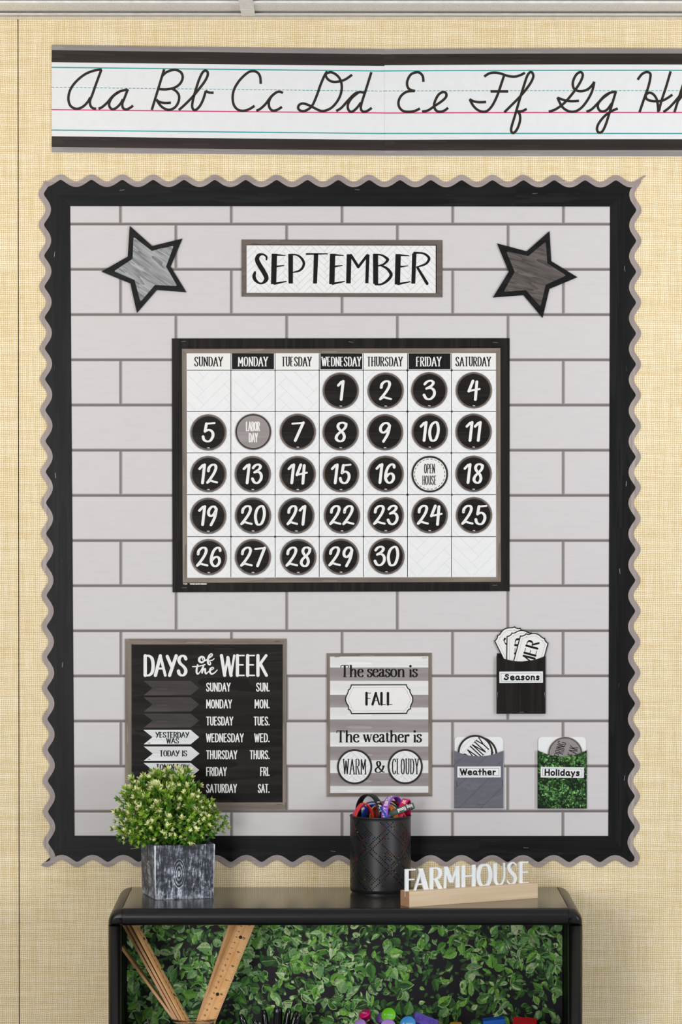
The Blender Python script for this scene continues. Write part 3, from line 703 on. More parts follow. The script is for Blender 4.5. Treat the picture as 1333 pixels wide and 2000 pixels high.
def go(sts, bx):
    for st in sts:
        P = crop(st, bx, 480, k); putpx(g, line3(P) if len(P) == 2 else curve3(P), 0.0032)
def butt(sts, bx):
    for st in sts:
        P = crop(st, bx, 480, k); a, b = P
        w = a[2]; P = [(a[0], a[1], w), (b[0], b[1], b[2])]
        putpx(g, ribbon(P, False), 0.0032); 
        for (x, y, ww) in P:                                  # slightly rounded ends
            for sx in (-1, 1): putpx(g, [dot(x + sx*(ww/2 - 1.1), y, 1.2)], 0.0032)
            putpx(g, [rect(x - ww/2 + 1.1, y - 1.2, x + ww/2 - 1.1, y + 1.2)], 0.0032)
go([[(272,180,22),(270,140,26),(225,112,24),(170,125,45),(150,180,58),(180,250,62),(230,330,62),(268,405,60),(262,450,52),(220,487,26),(175,485,26),(130,450,40),(110,400,46),(122,345,30)]], 480)
for dx, bx in ((0, 480), (759, 480), (413, 660)):
    e = E_(dx, 4 if bx == 660 else 0); butt(e[:1], bx); go(e[1:], bx)
butt([[(587,114,62),(588,484,58)], [(918,112,58),(905,484,52)]], 480)
go([[(600,113,18),(670,122,22),(725,160,30),(758,220,34),(745,280,32),(700,325,26),(615,347,16)], [(795,107,24),(1065,105,14)]], 480)
butt([[(149,118,62),(140,482,60)], [(493,112,68),(495,490,66)], [(998,108,56),(985,486,52)], [(392,122,46),(380,480,42)]], 660)
go([[(172,124,36),(268,275,38)], [(268,278,34),(385,124,34)], [(510,113,18),(580,125,24),(640,165,36),(650,190,36),(600,240,26),(530,262,18)], [(560,253,22),(640,295,34),(690,355,42),(690,400,40),(640,460,34),(570,500,26),(490,506,20)],
    [(1000,95,34),(1060,93,24),(1130,105,28),(1185,150,34),(1185,190,34),(1140,240,28),(1030,278,18)], [(1040,285,32),(1165,492,40)]], 660)
g.build('lettering', MT['ink'], sign, label='black word SEPTEMBER')
staple(sign, 497, 475.5, 0.0033, 0, True)
tag(sign, 'wide white sign reading SEPTEMBER in a taupe frame', 'sign')

# ------------------------------------------------------------------ calendar
m = M(); CO = [(336, 661), (996, 660.6), (996, 1154.6), (337.2, 1157)]
slab(m, CO, 0.0020, 0.0028); cal = m.build('calendar_chart', MT['cal_board'])
tag(cal, 'big black bordered month calendar chart in the middle of the board', 'calendar')
FO = [(355.6, 681.3), (978, 680.2), (979, 1136.4), (357.2, 1138.4)]; FI = [(364.8, 690.3), (969.3, 689.7), (969.6, 1127), (366, 1128.4)]
mitred(cal, FO, FI, 0.0029, MT['brown_h'], MT['brown_v'])
g = M(); flat(g, FI, 0.0029); g.build('grid_paper', MT['paper'], cal, label='white day grid')
cx_ = [364.9, 451.2, 537.6, 624, 710.2, 796.4, 882.7, 969.4]; ry_ = [723, 803.6, 884.6, 966.2, 1048, 1127.6]
names = ['SUNDAY', 'MONDAY', 'TUESDAY', 'WEDNESDAY', 'THURSDAY', 'FRIDAY', 'SATURDAY']
tx0 = [379.5, 465, 550, 628.5, 717, 813, 890]; tx1 = [435.5, 523.5, 609, 706, 787, 862.5, 959.5]
for i, nme in enumerate(names):
    g = M(); flat(g, rect(cx_[i] + 0.6, 690.2, cx_[i+1] - 0.6, 722.2), 0.0030)
    h = g.build('day_heading', MT['bw_v'] if i % 2 else MT['header_paper'], cal, label=('black' if i % 2 else 'white') + ' heading ' + nme)
    g = M(); put(g, layout(nme, CAPS, tx1[i]-tx0[i], 18.6, 2.4, 1.1, 0.2, 1.9), tx0[i], 715.6 - 0.1*i/6, 0.0031); g.build('lettering', MT['white_ink'] if i % 2 else MT['ink'], h)
g = M(); herring(g, lambda x, y: 366 < x < 968 and 724 < y < 1126, (365, 723, 969, 1127), 19.0, 0.0030, 0.9); g.build('herringbone_print', MT['faint'], cal)
g = M()
for x in cx_[1:-1]: flat(g, rect(x - 2.0, 690.5, x + 2.0, 1127), 0.00303)
for y in ry_[:-1]: flat(g, rect(365.5, y - 1.8, 969.3, y + 2.0), 0.00303)
g.build('grid_white_edge', MT['white_line'], cal)  # white printed lines on both sides of the dark grid lines
g = M()
for x in cx_[1:-1]: flat(g, rect(x - 0.75, 690.5, x + 0.75, 1127), 0.00306)
for y in ry_[:-1]: flat(g, rect(365.5, y - 0.75, 969.3, y + 0.75), 0.00306)
g.build('grid_line', MT['line_ink'], cal)
g = M(); put(g, layout('TCR 2001  TEACHER CREATED RESOURCES' if False else 'TCR', CAPS, 8, 2.6, 0.6), 358, 1142, 0.0029)
put(g, layout('TEACHER CREATED RESOURCES', CAPS, 33, 2.6, 0.6), 371, 1142, 0.0029); g.build('imprint', MT['white_ink'], cal)
for (x, y, a) in ((358, 667, 4), (686, 668, -10), (968, 669, -4), (967, 1143, 0), (360, 1148, 0)): staple(cal, x, y, 0.0029, a)

days = [(1,666,763),(2,753.7,763),(3,839,762.4),(4,926.2,762.4),(5,407.3,844.6),(7,582,843.4),(8,665.8,844.3),(9,752.7,844.3),(10,840,843.2),(11,925.7,843.2),
 (12,407.3,926),(13,494,926),(14,581.8,926),(15,666.5,926),(16,753.7,925.4),(18,925.7,925.4),(19,407,1007.5),(20,494.5,1007),(21,579.2,1007),(22,668.4,1006.8),(23,754,1006.5),
 (24,839.8,1006.3),(25,926.5,1006.3),(26,408,1088.2),(27,494.3,1088),(28,583,1088),(29,666.6,1087.4),(30,755.3,1086.6)]
wk = ['Sunday', 'Monday', 'Tuesday', 'Wednesday', 'Thursday', 'Friday', 'Saturday']
def disc_mesh(cx, cy, r, off, name, mats, rings):
    """rings: list of (radius, material slot); slot of the outermost first"""
    m = M(); slab(m, circ(cx, cy, r), off - 0.0006, off, rings[0][1])
    for i, (rr, mi) in enumerate(rings[1:]): flat(m, circ(cx, cy, rr), off + 0.00006*(i+1), mi)
    return m.build(name, mats, origin=W(cx, cy, off))
proto = None
for n, cx, cy in days:
    if proto is None:
        proto = disc_mesh(cx, cy, 35.5, 0.0044, 'day_disc', [MT['disc_rim'], MT['disc_rim_dark'], MT['disc_black']], [(35.5, 0), (32.6, 1), (31.4, 2)]); d = proto
        pd = W(cx, cy, 0.0044)
    else:
        d = proto.copy(); COL.objects.link(d); d.location = W(cx, cy, 0.0044); ORG[d.name] = Vector(d.location)
    s_ = str(n); g = M()
    wd = {'1': 15}.get(s_, 27 if len(s_) == 1 else (32 if s_ == '11' else (40 if s_[0] == '1' else 51)))
    if s_ in ('21',): wd = 39
    P = layout(s_, DIGIT, wd, 40, 5.7, 3.5, 0.13, power=1.2)
    put(g, P, cx - wd/2 - 1, cy + 19.5, 0.00468, 0, 0, 0.05)
    g.build('numeral', MT['white_ink'], d, label='white numeral ' + s_)
    g = M(); put(g, layout('TCR', CAPS, 5, 1.8, 0.6), cx - 2.5, cy + 31, 0.00468); g.build('imprint', MT['white_ink'], d)
    tag(d, 'round black disc with white number %s on the calendar grid' % s_, 'calendar disc', 'round day discs on the calendar')
lab = disc_mesh(495, 843.4, 35.5, 0.0044, 'holiday_disc', [MT['disc_rim'], MT['ink_brown'], MT['disc_grey']], [(35.5, 0), (34.0, 1), (31.8, 2)])
g = M(); put(g, layout('LABOR', CAPS, 27.5, 18.5, 2.3, 1.5, 0.18), 480.5, 842, 0.00462); put(g, layout('DAY', CAPS, 18, 18, 2.3, 1.5, 0.18), 486, 863.8, 0.00462)
g.build('lettering', MT['white_ink'], lab, label='white words LABOR DAY')
tag(lab, 'round grey disc reading LABOR DAY on the calendar grid', 'calendar disc', 'round day discs on the calendar')
oh = disc_mesh(840, 926, 35.8, 0.0044, 'event_disc', [MT['ink_brown'], MT['header_paper']], [(35.8, 0), (32.0, 1)])
g = M()
for i in range(24):
    a0 = 2*pi*(i + 0.15)/24; a1 = a0 + 2*pi*0.62/24; P = []
    for t in range(4):
        a = a0 + (a1-a0)*t/3; P.append((840 + 29.6*cos(a), 926 + 29.6*sin(a), 1.1))
    putpx(g, ribbon(P, False), 0.00452)
put(g, layout('OPEN', CAPS, 21.5, 18.5, 1.7, 1.1, 0.2), 828.7, 924.5, 0.00452); put(g, layout('HOUSE', CAPS, 27.5, 18, 1.7, 1.1, 0.2), 825.5, 947, 0.00452)
g.build('lettering', MT['ink'], oh, label='black words OPEN HOUSE and dashed ring')
tag(oh, 'round white disc reading OPEN HOUSE on the calendar grid', 'calendar disc', 'round day discs on the calendar')

# ------------------------------------------------------------------ days of the week chart
m = M(); O4 = [(244.4, 1247.6), (560.3, 1247.4), (559.6, 1581), (244.6, 1582)]; I4 = [(257, 1259.4), (551.6, 1259.2), (551.4, 1567), (257.2, 1567.6)]
slab(m, O4, 0.0024, 0.0032); wkc = m.build('weekday_chart', MT['char_board']); mitred(wkc, O4, I4, 0.0033, MT['brown_h'], MT['brown_v'])
tag(wkc, 'black chart titled DAYS of the WEEK in a brown wood frame', 'chart')
g = M(); flat(g, [(256.2,1258.6),(552.4,1258.4),(552.4,1259.8),(256.2,1260)], 0.0034); flat(g, [(551, 1259),(552.6,1259),(552.4,1567.4),(550.8,1567.4)], 0.0034); g.build('frame_line', MT['ink'], wkc)
g = M()
put(g, layout('DAYS', MARK, 87, 42, 6.6, 3.8, 0.12), 279.9, 1321, 0.0034); put(g, layout('WEEK', MARK, 93, 41.5, 6.4, 2.8, 0.14), 430.3, 1320.5, 0.0034)
k = 7.841
def wr(P): return crop([(x, y, w) for x, y, w in P], 370, 1265, k)
for st in ([(225,150,26),(190,138,28),(155,165,36),(155,205,36),(190,225,30),(225,205,26),(235,175,22),(220,155,16),(200,165,16),(205,185,16)],
           [(215,205,20),(250,195,20),(300,160,20),(345,125,22),(350,100,18),(330,95,18),(300,130,28),(285,190,32),(290,245,28),(315,262,20),(328,240,18),(310,205,14),(325,195,16),(355,190,18),(380,168,14)],
           [(50,290,16),(120,287,18),(210,270,18)], [(128,265,26),(115,320,30),(112,375,30),(130,402,24),(165,370,16),(205,300,18)],
           [(240,260,18),(222,265,18),(208,310,28),(196,385,26)], [(196,375,16),(225,330,20),(245,325,24),(243,365,28),(255,398,24),(285,375,18)],
           [(285,375,16),(330,345,16),(370,320,18),(360,300,16),(325,320,26),(315,365,30),(340,402,26),(385,385,20),(428,342,14)]):
    putpx(g, curve3(wr(st)), 0.0034)
rows = [('SUNDAY', 450.5, 'SUN.', 500.4, 1350.8), ('MONDAY', 453.4, 'MON.', 497.3, 1383.6), ('TUESDAY', 455.8, 'TUES.', 495.7, 1417), ('WEDNESDAY', 476.3, 'WED.', 497, 1449.7),
        ('THURSDAY', 463.7, 'THURS.', 488, 1482.8), ('FRIDAY', 443.2, 'FRI.', 508.3, 1515.6), ('SATURDAY', 463, 'SAT.', 503.8, 1548.5)]
for a, xe, b, xs, yb in rows:
    put(g, layout(a, CAPS, xe - 402.7, 17.4, 2.25, 1.8, 0.2), 402.7, yb, 0.0034); put(g, layout(b, CAPS, 527 - xs, 17.4, 2.25, 1.8, 0.2), xs, yb, 0.0034)
g.build('lettering', MT['white_ink'], wkc, label='white title and weekday names')
def arrow(y0, y1, dx=0): ym = (y0+y1)/2; return [(280.4+dx, y0), (372.6+dx, y0), (389.4+dx, ym), (372.6+dx, y1), (280.8+dx, y1), (298+dx, ym)]
for y0, y1 in ((1329.8, 1357.9), (1361.8, 1389.9), (1393.8, 1421.2)):
    g = M(); flat(g, arrow(y0, y1), 0.0034); g.build('arrow_print', MT['arrow_dark'], wkc, label='dark grey printed arrow')
for (x, y, a) in ((542, 1252.5, 3), (272, 1262, 0), (540, 1563, 0), (545, 1571, 0)): staple(wkc, x, y, 0.0034, a, True)
for y0, y1, dx, lines, lb in ((1425.6, 1453.8, 0, [('YESTERDAY', 303.8, 370, 1440.8, 11), ('WAS', 325, 350, 1452, 10.4)], 'white paper arrow reading YESTERDAY WAS, uppermost of the white arrows'),
                         (1458, 1485.8, 0.5, [('TODAY', 311.5, 351, 1477.2, 11.4), ('IS', 355.5, 366, 1477.2, 11.4)], 'white paper arrow reading TODAY IS, below the YESTERDAY arrow'),
                         (1490, 1518, 0, [('TOMORROW', 304.5, 370.5, 1503.4, 10.8), ('WILL', 317, 341, 1514.6, 10.6), ('BE', 346, 359, 1514.6, 10.6)], 'white paper arrow partly behind the potted plant')):
    m = M(); slab(m, arrow(y0, y1, dx), 0.0042, 0.0047); a = m.build('weekday_arrow', MT['arrow_white'])
    g = M()
    for t, xa_, xb_, yb_, hh in lines: put(g, layout(t, MARK, xb_-xa_, hh, 2.25, 0.95, 0.14), xa_, yb_, 0.0048)
    put(g, layout('TCR', CAPS, 5.5, 1.8, 0.5), 288.5, y1 - 1.6, 0.0048)
    g.build('lettering', MT['ink'], a); tag(a, lb, 'paper arrow', 'white arrows on the weekday chart')

# ------------------------------------------------------------------ season and weather chart
m = M(); O4 = [(638.4, 1276), (844.1, 1275.2), (844.7, 1555.4), (638.4, 1556)]; I4 = [(645, 1282.5), (837.2, 1282), (837.2, 1548.3), (645.3, 1548.8)]
slab(m, O4, 0.0026, 0.0034); sea = m.build('season_chart', MT['paper']); mitred(sea, O4, I4, 0.0035, MT['brown_h'], MT['brown_v'])
tag(sea, 'striped grey and white chart about the season and the weather', 'chart')
yb = [1260 + v/5.332 for v in (120, 232, 371, 515, 648, 772, 908, 1055, 1198, 1332, 1467, 1538)]
for i in range(11):
    g = M(); flat(g, rect(645.1, yb[i] + 0.3, 837.2, yb[i+1] + 0.3), 0.0035)
    g.build('plank_stripe', MT['plank_grey'] if i % 2 else MT['plank_white'], sea, label=('grey' if i % 2 else 'white') + ' plank stripe')
g = M()
put(g, layout('The season is', SERIF, 153.3, 24.5, 3.8, 1.5, 0.03, power=1.2), 664, 1322.8, 0.0037)
put(g, layout('The weather is', SERIF, 169.2, 24.5, 3.8, 1.5, 0.03, power=1.2), 656.2, 1450.3, 0.0037)
put(g, layout('&', SERIF, 22.5, 23.4, 3.6, 1.3), 731.2, 1509.6, 0.0037)
g.build('lettering', MT['ink'], sea, label='black serif lettering')
for (x, y, a) in ((830, 1285, 2), (659, 1283, 2)): staple(sea, x, y, 0.0036, a, True)
# plaque-shaped word cards: outline about the centre, long axis along u
pk = 7.016
plaque_px = crop([(252,364),(1018,362),(1024,388),(1036,410),(1052,424),(1070,432),(1066,448),(1070,472),(1090,505),(1103,540),(1106,570),(1102,603),(1090,633),(1076,662),(1072,684),(1076,702),(1052,710),(1036,726),(1026,746),(1022,766),(256,770),(250,748),(242,728),(226,712),(208,705),(214,684),(212,662),(194,636),(178,604),(171,570),(177,536),(190,505),(205,474),(209,454),(206,436),(226,428),(240,408),(248,386)], 650, 1285, pk)
pcx, pcy = 741.0, 1365.6
PLQ = [(x - pcx, pcy - y) for x, y in plaque_px]
def inset(P, d):
    n = len(P); out = []
    for i in range(n):
        a, b, c = P[i-1], P[i], P[(i+1) % n]
        def nn(p, q): l = hypot(q[0]-p[0], q[1]-p[1]) or 1; return ((q[1]-p[1])/l, -(q[0]-p[0])/l)
        n1, n2 = nn(a, b), nn(b, c); s_ = (n1[0]+n2[0], n1[1]+n2[1]); l = hypot(*s_) or 1; s_ = (s_[0]/l, s_[1]/l)
        k_ = max(0.55, s_[0]*n1[0] + s_[1]*n1[1]); out.append((b[0] + s_[0]*d/k_, b[1] + s_[1]*d/k_))
    return out
def card(word, cx, cy, rot, off, tw, th, label, thick=4.4):
    c, s_ = cos(radians(rot)), sin(radians(rot))
    T = lambda p: (cx + p[0]*c - p[1]*s_, cy - p[0]*s_ - p[1]*c)
    m = M(); slab(m, [T(p) for p in PLQ], off - 0.0004, off, 0); o = m.build('word_card', [MT['ink']], origin=W(cx, cy, off))
    g = M(); flat(g, [T(p) for p in inset(PLQ, 2.0)], off + 0.00008); g.build('card_face', MT['header_paper'], o, label='off-white card face')
    g = M(); a, b = [T(p) for p in inset(PLQ, 5.6)], [T(p) for p in inset(PLQ, 6.5)]
    ringflat(g, a, b, off + 0.00012); g.build('inner_line', MT['tan_line'], o)
    g = M(); P = layout(word, MARK, tw, th, thick, 1.3, 0.16)
    for Q in P: g.face([W(*T((u - tw/2, v - th/2 + 0.8)), off + 0.00016) for u, v in Q])
    g.build('lettering', MT['ink'], o, label='black word ' + word)
    return tag(o, label, 'word card', 'plaque-shaped season cards')
card('FALL', pcx, pcy, 0, 0.0046, 55, 23.5, 'plaque-shaped card reading FALL on the striped season chart', 4.9)
def weather_disc(cx, cy, word, rot, off, tw, label, dx=0):
    o = disc_mesh(cx, cy, 34.4, off, 'weather_disc', [MT['ink_brown'], MT['paper']], [(34.4, 0), (30.6, 1)])
    g = M(); herring(g, lambda x, y: hypot(x-cx, y-cy) < 30, (cx-31, cy-31, cx+31, cy+31), 8.2, off + 0.0001, 0.7); g.build('herringbone_print', MT['tan_line'], o)
    g = M(); c, s_ = cos(radians(rot)), sin(radians(rot)); P = layout(word, CAPS, tw, 30.5, 2.2, 0.95, 0.24, 2.2)
    for Q in P: g.face([W(cx + (u-tw/2+dx)*c - (v-15)*s_, cy - (u-tw/2+dx)*s_ - (v-15)*c, off + 0.0002) for u, v in Q])
    g.build('lettering', MT['ink'], o, label='black word ' + word)
    return tag(o, label, 'weather disc', 'round weather word discs')
weather_disc(693.1, 1497.6, 'WARM', 0, 0.0046, 45, 'round white disc reading WARM on the striped chart')
weather_disc(792, 1497.3, 'CLOUDY', 0, 0.0046, 52.5, 'round white disc reading CLOUDY on the striped chart', 0.5)

# ------------------------------------------------------------------ leaf print (flat printed leaves)
def leaf_polys(cx, cy, ln, wd, ang):
    c, s_ = cos(ang), sin(ang); prof = [(0, 0), (0.14, 0.36), (0.32, 0.5), (0.55, 0.47), (0.78, 0.27), (1, 0)]
    bend = random.uniform(-0.12, 0.12)
    T = lambda u, v: (cx + (u-0.5)*ln*c - (v*wd + bend*ln*u*(1-u)*2)*s_, cy + (u-0.5)*ln*s_ + (v*wd + bend*ln*u*(1-u)*2)*c)
    asym = random.uniform(0.55, 1.0)
    up = [T(u, v) for u, v in prof] ; dn = [T(u, -v*asym) for u, v in prof]; mid = [T(u, 0) for u, v in prof]
    rib = [T(u, 0.035*(1-u) + 0.004) for u, v in prof]; rib2 = [T(u, -0.035*(1-u) - 0.004) for u, v in prof]
    hl = [T(u, v*0.75) for u, v in prof[1:5]] + [T(u, v*0.25) for u, v in reversed(prof[1:5])]
    return up + mid[::-1][1:-1], dn + mid[::-1][1:-1], rib + rib2[::-1][1:-1], hl
PAL = [(0, 2), (1, 0), (2, 5), (3, 6), (4, 3), (6, 2), (5, 7), (0, 1), (2, 7), (8, 6)]
def leaf_print(m, region, off, count, lo, hi, P, dark=0.3):
    x0, y0, x1, y1 = region
    from mathutils import noise
    q = 0
    while q < count:
        gx, gy = random.uniform(x0, x1), random.uniform(y0, y1); a0 = random.uniform(0, 2*pi)
        dens = noise.noise(Vector((gx*0.010*20/hi, gy*0.013*20/hi, 3.1)))
        for k_ in range(random.choice((2, 3, 4, 5))):
            r = random.uniform(0.2, 0.75)*hi; a = a0 + k_*random.uniform(1.0, 1.9)
            x, y = gx + r*cos(a), gy + r*sin(a)*0.8
            if not (x0 + 1 < x < x1 - 1 and y0 + 1 < y < y1 - 1): continue
            depth = q / count                                   # later leaves lie in front in the printed picture
            ln = lo + (hi - lo)*random.random()**1.4*(0.45 + 0.55*depth); wd = ln*random.uniform(0.36, 0.84)
            if depth > 0.4 and dens < -0.22 + 0.1*random.random() and random.random() < 0.7: q += 1; continue
            up, dn, rib, hl = leaf_polys(x, y, ln, wd, a + random.uniform(-0.5, 0.5))
            cl = random.choice(PAL)
            if depth < 0.45: cl = random.choice([(5, 7), (7, 7), (2, 5), (5, 2), (7, 5)])
            ca, cb = (cl if random.random() < 0.5 else cl[::-1]); o = off + 0.0000004*q*(4500/count)/4
            inb = lambda p: (min(max(p[0], x0), x1), min(max(p[1], y0), y1))
            if depth > 0.5 and random.random() < 0.32:
                c_, s__ = sum(p[0] for p in up + dn)/len(up + dn), sum(p[1] for p in up + dn)/len(up + dn)
                half = random.choice((up, dn)); m.face([P(*inb((c_ + (p[0]-c_)*1.13, s__ + (p[1]-s__)*1.13)), o - 0.00000012) for p in half], 1 + random.choice((3, 4, 8)))
            m.face([P(*inb(p), o) for p in up], 1 + ca); m.face([P(*inb(p), o) for p in dn], 1 + cb)
            if depth > 0.35 and random.random() < 0.65: m.face([P(*inb(p), o + 0.00000015) for p in rib], 1 + random.choice((3, 4, 5)))
            if depth > 0.5 and random.random() < 0.3: m.face([P(*inb(p), o + 0.00000015) for p in hl], 1 + 4)
            q += 1

# ------------------------------------------------------------------ library pockets
def pocket(x0, x1, ytop, dip, ybot, off, front, name, label):
    m = M(); n = 16
    top = [(x0 + (x1-x0)*i/n, ytop + (dip-ytop)*(1 - (2*i/n - 1)**2)) for i in range(n+1)]
    slab(m, top + [(x1, ybot), (x0, ybot)], off, off + 0.0006)
    return m, top
def name_label(parent, x0, y0, x1, y1, off, word, tx0_, tx1_, yb_, hgt, tilt=0):
    c, s_ = cos(radians(tilt)), sin(radians(tilt)); cx, cy = (x0+x1)/2, (y0+y1)/2
    T = lambda p: (cx + (p[0]-cx)*c + (p[1]-cy)*s_, cy - (p[0]-cx)*s_ + (p[1]-cy)*c)
    m = M(); slab(m, [T(p) for p in rect(x0, y0, x1, y1)], off, off + 0.0003); o = m.build('name_label', MT['paper'], parent, label='white label reading ' + word)
    g = M(); a, b = [T(p) for p in rect(x0+3.4, y0+3.2, x1-3.4, y1-3.2)], [T(p) for p in rect(x0+3.9, y0+3.7, x1-3.9, y1-3.7)]
    ringflat(g, a, b, off + 0.0004); g.build('label_border', MT['line_ink'], o)
    g = M(); P = layout(word, HAND, tx1_-tx0_, hgt, 2.9, 2.9, 0.17)
    for Q in P: g.face([W(*T((tx0_ + u, yb_ - v)), off + 0.00045) for u, v in Q])
    g.build('lettering', MT['ink'], o)
cards = [('SPRING', 1015.5, 1287.5, 90+26.0, 0.0046, 'plaque-shaped card tilted left in the black pocket, leftmost of three'),
         ('WINTER', 1018.2, 1297, 90-1.0, 0.0054, 'plaque-shaped card standing upright in the black pocket, between two others'),
         ('SUMMER', 1030.3, 1301, 90-15.2, 0.0062, 'plaque-shaped card ending in MER, rightmost in the black pocket')]
for w_, cx, cy, rot, off, lb in cards: card(w_, cx, cy, rot, off, 103, 23.5, lb, 4.2)
m, top = pocket(970.4, 1066.3, 1280.8, 1291.8, 1394, 0.0072, None, None, None)
sp = m.build('seasons_pocket', MT['cal_board']); tag(sp, 'black wood-print paper pocket labelled Seasons', 'paper pocket', 'paper pockets on the board')
g = M(); slab(g, rect(971.5, 1276, 1065, 1393), 0.0022, 0.0028); g.build('pocket_back', MT['bw_v'], sp)
g = M(); slab(g, rect(970.4, 1285, 971.8, 1394), 0.0028, 0.0072); slab(g, rect(1064.9, 1285, 1066.3, 1394), 0.0028, 0.0072); slab(g, rect(970.4, 1392.6, 1066.3, 1394), 0.0028, 0.0072); g.build('pocket_fold', MT['bw_v'], sp)
name_label(sp, 976, 1311.6, 1061.2, 1333.8, 0.0078, 'Seasons', 984.4, 1055.2, 1329, 13.2, 0.3)
staple(sp, 1019.5, 1391, 0.0079, 0); staple(sp, 972.5, 1357, 0.0079, 88); staple(sp, 1064.5, 1357, 0.0079, 92)

def back_card(x0, x1, y0, y1, parent):
    g = M(); slab(g, rrect(x0, y0, x1, y1, 8), 0.0022, 0.0028); g.build('pocket_back', MT['paper'], parent, label='white rounded back of the pocket')
    g = M(); slab(g, rect(x0-1, y0+45, x0+0.6, y1), 0.0028, 0.0064); slab(g, rect(x1-0.6, y0+45, x1+1, y1), 0.0028, 0.0064); slab(g, rect(x0-1, y1-1.4, x1+1, y1), 0.0028, 0.0064); g.build('pocket_fold', MT['paper'], parent)
m, top = pocket(887.6, 984.1, 1466, 1477.2, 1578.8, 0.0064, None, None, None)
wp = m.build('weather_pocket', MT['slate_pocket']); tag(wp, 'slate grey paper pocket labelled Weather', 'paper pocket', 'paper pockets on the board')
back_card(888.8, 983.6, 1439.2, 1578.6, wp)
g = M()
for a, b in (((110,395),(212,310)), ((295,402),(382,318)), ((455,402),(516,352)), ((117,588),(215,497)), ((150,745),(402,497)), ((330,745),(516,565))):
    P = crop([a + (3.0,), b + (3.0,)], 860, 1400, 4.166); putpx(g, ribbon(P, False), 0.0071)
g.build('joint_print', MT['slate_line'], wp)
name_label(wp, 894, 1497, 978.8, 1518.4, 0.0071, 'Weather', 899, 969.4, 1514.3, 13.4, 0.2)
staple(wp, 893, 1531, 0.0071, 92, True); staple(wp, 982, 1529, 0.0071, 92, True); staple(wp, 940, 1571.5, 0.0071, 0, True)
weather_disc(937.5, 1473.5, 'SNOWY', 40, 0.0042, 52, 'round weather disc mostly hidden behind the RAINY disc')
weather_disc(929, 1469.8, 'RAINY', 47, 0.0054, 50, 'round white disc reading RAINY tucked in the grey pocket', 2)

m = M(); n = 16
x0, x1, yt, dp, ybt = 1050.4, 1146.8, 1465.3, 1477.6, 1579.3
top = [(x0 + (x1-x0)*i/n, yt + (dp-yt)*(1 - (2*i/n - 1)**2)) for i in range(n+1)]
slab(m, top + [(x1, ybt), (x0, ybt)], 0.0064, 0.0070)
hp_leaf = M()
class Clip:
    pass
def PH(x, y, o):
    t = min(max((x - x0)/(x1 - x0), 0), 1); ymin = yt + (dp-yt)*(1 - (2*t-1)**2)
    return W(x, max(y, ymin), o)
random.seed(11); leaf_print(m, (x0, yt, x1, ybt), 0.00705, 1500, 3.0, 9.0, PH)
hp = m.build('holidays_pocket', [MT['hedge_ground']] + LG2); tag(hp, 'leafy green printed paper pocket labelled Holidays', 'paper pocket', 'paper pockets on the board')
back_card(1052, 1145.6, 1439.2, 1579, hp)
name_label(hp, 1056.8, 1498.3, 1141.3, 1518.8, 0.0078, 'Holidays', 1064, 1133.6, 1515.6, 13.6, -0.6)
hd = disc_mesh(1104.8, 1473, 33.6, 0.0050, 'holiday_disc', [MT['disc_rim'], MT['disc_rim_dark'], MT['disc_grey']], [(33.6, 0), (31.8, 1), (30.8, 2)])
g = M(); rot = 74; c, s_ = cos(radians(rot)), sin(radians(rot))
for wrd, dv, tw in (('SPRING', 4, 38), ('BREAK', -21, 33)):
    for Q in layout(wrd, CAPS, tw, 16.5, 1.5, 1.0, 0.2): g.face([W(1104.8 + (u-tw/2+3)*c - (v+dv)*s_, 1473 - (u-tw/2+3)*s_ - (v+dv)*c, 0.0052) for u, v in Q])
g.build('lettering', MT['ink'], hd, label='black words SPRING BREAK'); tag(hd, 'round grey disc tucked in the leafy Holidays pocket', 'holiday disc')

# ------------------------------------------------------------------ bookcase
ZT = W(660, 1733, 0.006).z                    # top surface
yF = G(660, 1776, ZT).y                       # front edge of the top
PF = lambda px, py: W(px, py, -yF)
zr0 = PF(660, 1808.5).z                       # lower edge of the front rail
xl0, xl1 = PF(211, 1800).x, PF(238.6, 1790).x; xr0, xr1 = PF(1111.5, 1790).x, PF(1139.5, 1800).x
xi0, xi1 = PF(235, 1900).x, PF(1112.5, 1900).x
bc = empty('bookcase', ((xl0+xr1)/2, yF/2, 0))
tag(bc, 'low black metal bookcase with rounded corners against the wall', 'bookcase')
yB = -0.006; RD = ZT - zr0
m = M(); m.box((xl1 - 0.001, yF + 0.010, ZT - 0.018), (xr0 + 0.001, yB, ZT)); m.build('top_panel', MT['case_top'], bc, label='glossy black top')
